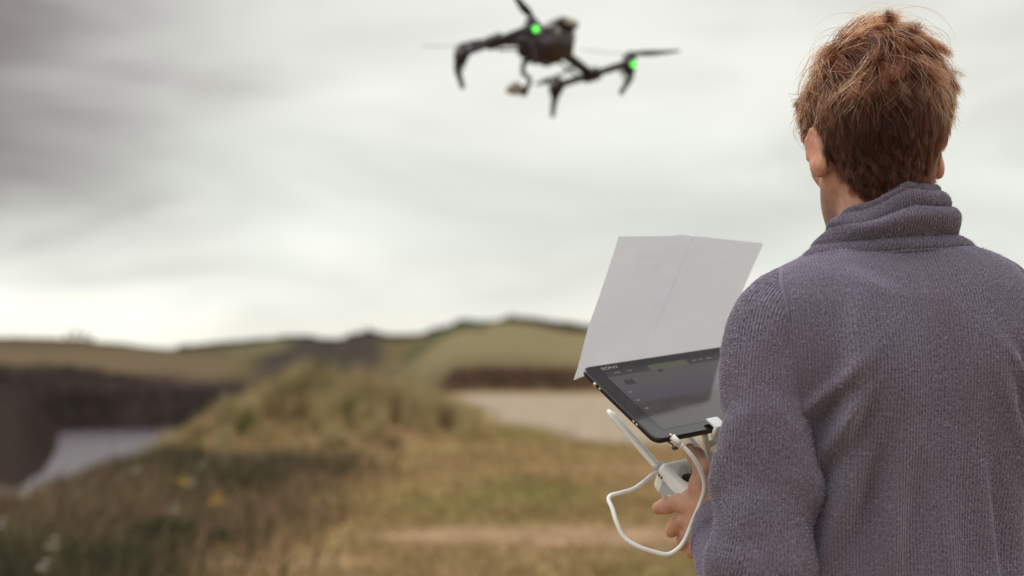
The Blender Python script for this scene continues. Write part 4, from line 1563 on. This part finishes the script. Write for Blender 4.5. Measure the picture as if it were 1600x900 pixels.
def glass_mat(name, picture):
    m = bpy.data.materials.new(name)
    m.use_nodes = True
    b = NB(m.node_tree)
    pr = m.node_tree.nodes['Principled BSDF']
    pr.inputs['Base Color'].default_value = (0.010, 0.008, 0.010, 1)
    co = b.n('ShaderNodeTexCoord').outputs['Object']
    smear = b.noise(co, 38, 5, 0.65, 1.0)
    b.link(b.smooth(smear, .3, .8, .045, .16), pr.inputs['Roughness'])
    pr.inputs['IOR'].default_value = 1.5
    if picture:
        uv = b.n('ShaderNodeUVMap', uv_map='UVMap').outputs[0]
        sp = b.n('ShaderNodeSeparateXYZ'); b.link(uv, sp.inputs[0])
        u, v = sp.outputs[0], sp.outputs[1]
        nz = b.noise(uv, 4.0, 4, 0.6)
        hor = b.math('ADD', v, b.math('MULTIPLY', b.math('SUBTRACT', nz, .5), .10))
        pic = b.ramp(hor, [(0.0, (.020, .014, .013)), (.40, (.026, .018, .016)), (.445, (.035, .028, .032)), (.47, (.042, .036, .046)), (.62, (.048, .042, .054)), (.80, (.058, .052, .054)), (1.0, (.05, .047, .042))])
        # status bar: dark strip with a pale green message field
        bar = b.math('GREATER_THAN', v, .905)
        msg = b.math('MULTIPLY', b.math('GREATER_THAN', u, .36), b.math('LESS_THAN', u, .68))
        pic = b.mix(bar, pic, b.mix(msg, (.018, .013, .016), (.060, .065, .035)))
        b.link(pic, pr.inputs['Emission Color'])
        pr.inputs['Emission Strength'].default_value = 1.0
    return m

v_, f_ = slab(TC + TN * .00045, TAX, TW / 2 - .0012, TH / 2 - .0012, .0003, .012, .0002)
M_glass = glass_mat('tablet_glass', False)
obj('glass', v_, f_, M_glass, tablet, smooth=False)
sx, sy = TW / 2 - .026, TH / 2 - .019
dq = [TC + TU * a_ + -TV * b_ + TN * .0010 for a_, b_ in ((-sx, -sy), (sx, -sy), (sx, sy), (-sx, sy))]
display = obj('display', dq, [(0, 1, 2, 3)], glass_mat('tablet_display', True), tablet, smooth=False, uv=[(0, 0), (1, 0), (1, 1), (0, 1)])
display['label'] = 'lit screen showing a dim camera view'
M_icon = mat('screen_icons', (0.016, 0.012, 0.016), 0.4, noise_amt=0.05)
M_icon2 = mat('screen_marks', (0.20, 0.19, 0.20), 0.4, noise_amt=0.05)
def flat_rect(u0, v0, du, dv, z):
    c = TC + TU * ((u0 - .5) * 2 * sx) - TV * ((v0 - .5) * 2 * sy) + TN * z
    return [c - TU * du + TV * dv, c + TU * du + TV * dv, c + TU * du - TV * dv, c - TU * du - TV * dv]
ic = MB(); ic.add(flat_rect(.12, .78, .0085, .006, .0013), [(0, 1, 2, 3)]); ic.add(flat_rect(.42, .885, .004, .003, .0013), [(0, 1, 2, 3)])
ic.build('screen_icon', M_icon, display, smooth=False)
ic = MB()
for (u0, v0, a_) in ((.045, .62, .003), (.045, .48, .003), (.045, .34, .003), (.10, .955, .006), (.20, .955, .004), (.74, .955, .004), (.80, .955, .003), (.87, .955, .005)):
    ic.add(flat_rect(u0, v0, a_, .0012, .0013), [(0, 1, 2, 3)])
ic.build('screen_marks', M_icon2, display, smooth=False)

def lettering(text, size, origin, ex, ey, en, mat_, parent, name='lettering'):
    cu = bpy.data.curves.new(name, 'FONT')
    cu.body = text
    cu.size = size
    cu.extrude = 0.0001
    tmp = bpy.data.objects.new('tmp_text', cu)
    COL.objects.link(tmp)
    bpy.context.view_layer.update()
    me = bpy.data.meshes.new_from_object(tmp.evaluated_get(bpy.context.evaluated_depsgraph_get()))
    co = np.empty(len(me.vertices) * 3, np.float32)
    me.vertices.foreach_get('co', co)
    co = co.reshape(-1, 3)
    fs = [tuple(p.vertices) for p in me.polygons]
    bpy.data.objects.remove(tmp)
    bpy.data.curves.remove(cu)
    bpy.data.meshes.remove(me)
    wv = np.asarray(origin) + co[:, :1] * ex + co[:, 1:2] * ey + co[:, 2:3] * en
    return obj(name, wv, fs, mat_, parent, smooth=False)

lettering('SONY', .0098, TAB_TL + TU * .030 + TV * .0150 + TN * .0012, TU * 1.25, -TV, TN, M_tan, tablet)
# power button, speaker contacts and port cover on the short edge
edge = lambda s_: TAB_TL + TV * s_ - TN * .004
m = MB(); m.lathe([(.0034, 0), (.0034, .0022), (.0026, .003)], 14, edge(.040), np.array([TV, TN, -TU])); m.build('power_button', M_metal, tablet)
for s_ in (.052, .138, .146):
    MB().box(edge(s_) - TU * .0004, np.array([TV, TN, -TU]), (.002, .0014, .0008), .0004).build('contact', M_metal, tablet)
pc_ = TAB_BL + TU * .024 + TV * .005 - TN * .006
MB().tube(spline([pc_ - TV * .004, pc_ + TV * .004 + TU * .002, pc_ + TV * .010 - TU * .001], 6), .0012, 6).box(pc_ + TV * .012, TAX, (.0045, .0030, .0014), .0006).build('port_cover', M_black, tablet)

# ------------------------------------------------------------------ paper sun shade
PTL, PTR, PBL = P(967, 369, 2.10), P(1193, 380, 2.10 * 1.1042), P(888, 587, 2.10 * 1.0377)
pu, pv = PTR - PTL, PBL - PTL
pn = unit(np.cross(pv, pu))            # towards the viewer
if pn[1] > 0: pn = -pn
NPu, NPv = 91, 71
U_, V_ = np.meshgrid(np.linspace(0, 1, NPu), np.linspace(0, 1, NPv))
tent = np.clip(1 - np.abs(U_ - .513) / .5, 0, 1)
off = -.020 * tent * (1 - .25 * V_)
off += (.0062 * np.exp(-((U_ - .522) / .020) ** 2) - .0050 * np.exp(-((U_ - .455) / .050) ** 2)) * (1 - sstep(V_, .70, .88)) * sstep(V_, -.15, .12)
off += .012 * np.clip(1 - U_ / .22, 0, 1) ** 2 * sstep(V_, .55, 1.0)           # curling lower corner
off += .0045 * np.sin(U_ * 5.2 + 1.0) * V_ + .003 * np.sin(V_ * 4 + U_ * 3)
off += .0005 * fbm(np.c_[(U_ * 5).ravel(), (V_ * 4).ravel()], 3, 141).reshape(U_.shape)
rr_ = np.hypot((U_ - .26) / .10, (V_ - .20 + .5 * (U_ - .26) ** 2 / .1) / .05)
off += .0026 * np.exp(-(rr_ - 1) ** 2 / .05) * (V_ < .22)                       # thumb dent
pp = PTL + U_[..., None] * pu + V_[..., None] * pv + off[..., None] * pn
top_, bot_ = pp.reshape(-1, 3), (pp - pn * .0005).reshape(-1, 3)
fq_ = grid_faces(NPv, NPu, closed_u=False)
N_ = NPu * NPv
edge_i = np.r_[np.arange(NPu), np.arange(1, NPv) * NPu + NPu - 1, (NPv - 1) * NPu + np.arange(NPu - 2, -1, -1), np.arange(NPv - 2, 0, -1) * NPu]
rim_ = np.stack([edge_i, np.roll(edge_i, -1), np.roll(edge_i, -1) + N_, edge_i + N_], -1)
M_paper = mat('white_card', (0.87, 0.885, 0.92), 0.75, spec=0.25, noise_amt=0.012, noise_scale=60, bump=0.05, bump_scale=900, transl=0.52)
ne_ = len(edge_i)
rim_ = 2 * N_ + np.stack([np.arange(ne_), np.roll(np.arange(ne_), -1), np.roll(np.arange(ne_), -1) + ne_, np.arange(ne_) + ne_], -1)
paper = obj('paper_sheet', np.concatenate([top_, bot_, top_[edge_i], bot_[edge_i]]), np.concatenate([fq_, fq_[:, ::-1] + N_, rim_]), M_paper, loc=PBL)
tag(paper, 'white folded card standing behind the tablet as a sun shade', 'paper')
tag(tablet, 'black tablet with lit screen above the white remote', 'tablet')

# ------------------------------------------------------------------ white remote controller
remote = empty('remote_controller', REM_C - REM_Z * .03)
RAX = np.array([REM_X, REM_Y, REM_Z])
fr_ = Field(axis((-.115, .115, .0016)), axis((-.095, .095, .0016)), axis((-.055, .05, .0016)))
def rbox(c, h, r):
    def fun(X, Y, Z):
        qx, qy, qz = np.abs(X - c[0]) - (h[0] - r), np.abs(Y - c[1]) - (h[1] - r), np.abs(Z - c[2]) - (h[2] - r)
        return np.sqrt(np.maximum(qx, 0) ** 2 + np.maximum(qy, 0) ** 2 + np.maximum(qz, 0) ** 2) + np.minimum(np.maximum(qx, np.maximum(qy, qz)), 0) - r
    return fun
fr_.put(rbox((0, .010, -.003), (.091, .054, .025), .013), (-.092, -.045, -.03), (.092, .065, .02), 0)
for s in (-1, 1):
    fr_.cone((.066 * s, .02, -.010), (.074 * s, -.055, -.020), .022, .018, .014)
    fr_.ellipsoid((.054 * s, .020, .026), (.025, .023, .019), None, .005, True)
fr_.put(rbox((0, -.002, .022), (.020, .016, .004), .003), (-.02, -.02, .01), (.02, .02, .02), .002)
rv, rf_ = fr_.mesh()
obj('shell', REM_C + rv @ RAX, rf_, M_white, remote)
for s in (-1, 1):
    MB().lathe([(.0175, 0), (.0190, .0015), (.0150, .005), (.005, .0075)], 22, RQ(.054 * s, .020, .0075), RAX).build('stick_boot', M_black, remote)
    MB().lathe([(.0028, 0), (.0026, .013), (.0052, .0145), (.0056, .0175), (.0040, .019)], 16, RQ(.054 * s, .020, .012), RAX).build('stick', M_black, remote)
MB().box(RQ(-.0915, .018, -.008), np.array([REM_Y, REM_Z, -REM_X]), (.024, .0105, .0016), .0012).build('grip_panel', M_grey, remote)
MB().lathe([(.008, 0), (.008, .003), (.007, .004)], 20, RQ(0, .028, .0205), RAX).build('power_button', M_grey, remote)
for (sx_, sy_) in ((-.020, .046), (.020, .046), (-.016, -.022), (.016, -.022)):
    MB().lathe([(.0045, 0), (.0045, .0022), (.0038, .003)], 14, RQ(sx_, sy_, .0215), RAX).build('button', M_grey, remote)
MB().lathe([(.0085, -.006), (.0095, -.005), (.0095, .005), (.0085, .006)], 20, RQ(-.070, .0635, .006), np.array([REM_Y, REM_Z, REM_X])).build('dial', M_grey, remote)
for (sx_, sy_) in ((-.0905, .052), (-.0905, .046), (-.082, .0635)):
    MB().lathe([(.0018, 0), (.0018, .0012)], 10, RQ(sx_ - .0005, sy_, .004), np.array([REM_Y, REM_Z, -REM_X])).build('screw', M_black, remote)
# two flat antennas on hinges
ab, at_ = P(1031, 733, 2.165), P(950, 641, 2.235)
for base in (ab, ab + (P(1103, 714, 2.215) - ab)):
    tipp = base + (at_ - ab)
    path = np.linspace(0, 1, 16)[:, None] * (tipp - base) + base
    rad_ = np.interp(np.linspace(0, 1, 16), [0, .9, .96, 1], [.0074, .0072, .0062, .0030])
    MB().tube(path, rad_, 14, flat=.8).build('antenna', M_white, remote)
    MB().lathe([(.0062, -.008), (.0066, -.006), (.0066, .006), (.0062, .008)], 14, base, np.array([REM_Y, REM_Z, REM_X])).build('antenna_hinge', M_grey, remote)
# bracket that clamps the tablet
bx_ = TAB_BL + TU * .117
brk = MB()
brk.box(bx_ + TV * .0045 - TN * .002, TAX, (.011, .0035, .011), .0015)
brk.box(bx_ - TV * .006 + TN * .0065, TAX, (.011, .011, .0022), .001)
brk.build('clamp_jaw', M_white, remote)
lo_ = RQ(.018, .050, .012)
hi_ = bx_ - TV * .01 - TN * .012
dirb = unit(hi_ - lo_)
nb_ = unit(np.cross(dirb, REM_X))
sdv = np.cross(nb_, dirb)
for s in (-1, 1):
    MB().box((lo_ + hi_) / 2 + sdv * .010 * s, np.array([sdv, dirb, nb_]), (.0032, np.linalg.norm(hi_ - lo_) / 2 + .004, .006), .001).build('bracket_arm', M_white, remote)
for q in (.25, .62):
    MB().box(lo_ + (hi_ - lo_) * q, np.array([sdv, dirb, nb_]), (.0075, .003, .0045), .001).build('bracket_crossbar', M_white, remote)
MB().box(TC + TV * TH * .15 - TN * .0135, TAX, (.020, TH * .38, .0045), .0015).build('bracket_plate', M_white, remote)
tag(remote, 'white remote controller with two antennas under the tablet', 'remote control')

# ------------------------------------------------------------------ white cable
cab = [(1062, 694, 2.030), (1078, 709, 2.030), (1092, 730, 2.035), (1100, 752, 2.042), (1100, 768, 2.048), (1093, 790, 2.056), (1082, 815, 2.066), (1072, 840, 2.07), (1060, 857, 2.07), (1044, 866, 2.07),
       (1024, 863, 2.07), (995, 853, 2.07), (974, 838, 2.075), (963, 815, 2.08), (957, 795, 2.09), (951, 781, 2.10), (955, 774, 2.105), (970, 770, 2.11), (990, 764, 2.12), (1006, 753, 2.13), (1018, 743, 2.14), (1027, 738, 2.148)]
cpts = np.array([P(*q) for q in cab])
cable = empty('usb_cable', cpts[10])
MB().tube(spline(cpts, 150), .0033, 12).build('wire', M_white, cable)
d0 = unit(P(1050, 682, 2.030) - cpts[0])
pl0 = P(1050, 682, 2.030)
MB().tube(np.array([pl0 - d0 * .002, pl0, pl0 - d0 * .010, pl0 - d0 * .016])[[1, 2, 3]], [.0062, .0062, .0052], 12, flat=.75).tube(np.array([pl0 - d0 * .016, pl0 - d0 * .022]), [.0042, .0036], 10).build('plug', M_white, cable)
MB().tube(np.array([pl0 + d0 * .005, pl0 - d0 * .001]), [.0038, .0040], 8, flat=.5).build('plug_tip', M_metal, cable)
tag(cable, 'white cable looping from the tablet down past the hand to the remote', 'cable')

# ------------------------------------------------------------------ drone
DC = P(852, 78, 4.72)
DR, DF, DU = V(.81012, .56432, -.15890), V(-.57543, .81725, -.03134), V(.11218, .11682, .98680)
DAX = np.array([DR, DF, DU])
def Dp(x, y, z): return DC + V(x, y, z) @ DAX
drone = empty('drone', Dp(0, 0, -.16))
fd = Field(axis((-.10, .10, .003)), axis((-.18, .18, .003)), axis((-.07, .12, .003)))
fd.ellipsoid((0, .015, .030), (.056, .125, .038), None, .02)
fd.put(rbox((0, -.035, .016), (.054, .074, .056), .034), (-.06, -.11, -.05), (.06, .07, .08), .02)
fd.ellipsoid((0, .09, .015), (.036, .05, .026), None, .02)
fd.cone((-.06, 0, .018), (.06, 0, .018), .022, .022, .02)
dv, df = fd.mesh()
obj('hull', DC + dv @ DAX, df, M_drone2, drone)
MB().box(Dp(0, -.080, .066), DAX, (.036, .050, .016), .008).build('battery', M_drone, drone)
MB().box(Dp(0, -.131, .066), DAX, (.028, .004, .012), .003).build('battery_button', M_cam, drone)
MB().box(Dp(0, -.106, .012), DAX, (.036, .006, .030), .006).build('rear_panel', M_drone2, drone)
for s in (-1, 1):
    MB().box(Dp(.030 * s, -.1085, .030), DAX, (.009, .0035, .012), .002).build('vent', M_cam, drone)
    MB().box(Dp(.0555 * s, -.030, .034), DAX, (.003, .050, .014), .002).build('side_plate', M_drone2, drone)
MB().box(Dp(0, -.02, -.040), DAX, (.030, .045, .008), .004).build('belly_sensor', M_drone, drone)
MB().tube(np.array([Dp(0, .06, -.01), Dp(0, .12, -.02)]), [.012, .010], 10).build('gimbal_mount', M_drone, drone)
M_led = bpy.data.materials.new('green_led'); M_led.use_nodes = True
pr = M_led.node_tree.nodes['Principled BSDF']
_b = NB(M_led.node_tree)
lw = _b.n('ShaderNodeLayerWeight'); lw.inputs[0].default_value = .35
pr.inputs['Base Color'].default_value = (.02, .5, .03, 1)
_b.link(_b.mix(lw.outputs['Facing'], (.16, 1.0, .13), (.0, .60, .01)), pr.inputs['Emission Color'])
pr.inputs['Emission Strength'].default_value = 1.7
for s in (-1, 1):
    MB().tube([Dp(.045 * s, 0, .018), Dp(.12 * s, 0, -.004), Dp(.2 * s, 0, -.030)], [.020, .017, .016], 12).build('main_arm', M_carbon, drone)
    MB().tube([Dp(.2 * s, -.2, -.030), Dp(.2 * s, .2, -.030)], .0125, 12).build('side_tube', M_carbon, drone)
    MB().tube([Dp(.2 * s, -.040, -.030), Dp(.2 * s, -.028, -.030), Dp(.2 * s, .028, -.030), Dp(.2 * s, .040, -.030)], [.016, .024, .024, .016], 12).build('arm_joint', M_drone, drone)
    MB().tube([Dp(.055 * s, .03, -.005), Dp(.17 * s, .02, -.045)], .0045, 8).build('brace_rod', M_carbon, drone)

def blade_angle(hub, px, py):
    """angle in the rotor plane whose blade points towards the photograph's px, py"""
    best, ba = -9, 0
    h0 = hub - CAM
    fwd = V(0, cos(PITCH), sin(PITCH)); upv = V(0, -sin(PITCH), cos(PITCH))
    pr2 = lambda p: V(800 + FPX * (p - CAM)[0] / ((p - CAM) @ fwd), 450 - FPX * ((p - CAM) @ upv) / ((p - CAM) @ fwd))
    o2 = pr2(hub)
    dd = V(px, py) - o2
    for a in np.linspace(0, 2 * pi, 720, endpoint=False):
        q = pr2(hub + .165 * (DR * cos(a) + DF * sin(a))) - o2
        e = -np.linalg.norm(q - dd)
        if e > best or best == -9: best, ba = e, a
    return ba

MOT = [((-.2, .2), (790, 58), False), ((-.2, -.2), (803, 4), True), ((.2, .2), (838, 132), False), ((.2, -.2), (1060, 86), True)]
for (mx, my), (bpx, bpy_), rear in MOT:
    sx_, sy_ = np.sign(mx), np.sign(my)
    MB().lathe([(.013, -.070), (.021, -.058), (.0255, -.036), (.024, -.022)], 16, Dp(mx, my, 0), DAX).build('motor_pod', M_drone, drone)
    MB().lathe([(.020, -.024), (.0225, -.021), (.0225, -.006), (.016, -.003)], 18, Dp(mx, my, 0), DAX).build('motor', M_drone2, drone)
    in_ = .004 if (sx_ > 0 and sy_ > 0) else 1.0
    lg = spline([Dp(mx, my, -.045), Dp(mx + .005 * sx_, my + .006 * sy_, -.078), Dp(mx - .010 * sx_ * in_, my + .006 * sy_ * in_, -.110), Dp(mx - .024 * sx_ * in_, my + .004 * sy_ * in_, -.138)], 14)
    leg = MB().tube(lg, np.interp(np.linspace(0, 1, 14), [0, .3, 1], [.020, .0125, .0080]), 10, flat=.8).build('leg', M_drone, drone)
    MB().tube(np.array([lg[-2], lg[-1] - DU * .006]), [.0085, .0072], 10).build('foot', M_drone, leg)
    MB().tube(np.array([lg[-6], lg[-4] + DF * .002]), [.0088, .0088], 8).build('leg_collar', M_drone, leg)
    MB().tube(np.array([Dp(mx, my - .055 * sy_, -.036), lg[8]]), .0032, 7).build('leg_strut', M_carbon, drone)
    MB().tube(np.array([Dp(mx, my - .030 * sy_, -.030), Dp(mx, my - .010 * sy_, -.034)]), [.015, .021], 12).build('pod_collar', M_drone2, drone)
    if rear:
        a_ = MB().lathe([(.005, 0), (.0098, .0015), (.0108, .005), (.0090, .009), (.004, .0108)], 18, Dp(mx, my - .021, -.040), np.array([DR, DU, -DF]))
        a_.build('status_light', M_led, drone)
    hub = Dp(mx, my, .002)
    prop = MB().lathe([(.0085, -.006), (.0095, -.003), (.0095, .004), (.006, .008)], 14, hub, DAX).build('propeller', M_drone, drone)
    a0 = blade_angle(hub, bpx, bpy_)
    for ang in (a0, a0 + pi):
        e = DR * cos(ang) + DF * sin(ang); t_ = -DR * sin(ang) + DF * cos(ang)
        L_ = np.linspace(.006, .168, 14)
        ch = np.interp(L_, [.006, .03, .06, .13, .160, .168], [.006, .012, .0155, .0105, .007, .002])
        tw = np.interp(L_, [0, .17], [.42, .14]) * (-1 if mx * my < 0 else 1)
        rows = []
        for l_, c_, w_ in zip(L_, ch, tw):
            ax_ = t_ * cos(w_) + DU * sin(w_)
            nz_ = np.cross(e, ax_)
            cen_ = hub + e * l_ + DU * (.001 + .012 * (l_ / .17) ** 2)
            rows.append(np.array([cen_ + ax_ * c_, cen_ + nz_ * .0012, cen_ - ax_ * c_, cen_ - nz_ * .0012]))
        MB().add(np.concatenate(rows), [tuple(q) for q in grid_faces(14, 4)] + [(3, 2, 1, 0), (52, 53, 54, 55)]).build('blade', M_drone, prop)
# camera on its gimbal
gim = MB()
gim.tube(spline([Dp(0, .115, -.018), Dp(0, .120, -.040), Dp(.004, .118, -.062)], 8), .0085, 10)
gim.tube(spline([Dp(.004, .118, -.060), Dp(.034, .122, -.066), Dp(.038, .135, -.092), Dp(.036, .142, -.104)], 10), .0075, 10)
gim.build('gimbal_yoke', M_drone, drone)
MB().lathe([(.016, 0), (.019, .004), (.019, .012), (.014, .016)], 16, Dp(.024, .144, -.106), np.array([DF, DU, DR])).build('gimbal_motor', M_drone, drone)
fc = Field(axis((-.035, .035, .002)), axis((-.04, .045, .002)), axis((-.035, .035, .002)))
fc.ellipsoid((0, 0, 0), (.024, .025, .0235), None, .004)
fc.cone((0, .012, 0), (0, .034, 0), .015, .0135, .004)
cv, cf_ = fc.mesh()
camera_head = obj('camera_ball', Dp(-.004, .146, -.106) + cv @ DAX, cf_, M_cam, drone)
MB().lathe([(.0115, 0), (.0115, .002), (.009, .003)], 16, Dp(-.004, .181, -.106), np.array([DR, -DU, DF])).build('lens', M_black, camera_head)
tag(drone, 'black four-rotor drone with green lights hovering in the sky', 'drone')
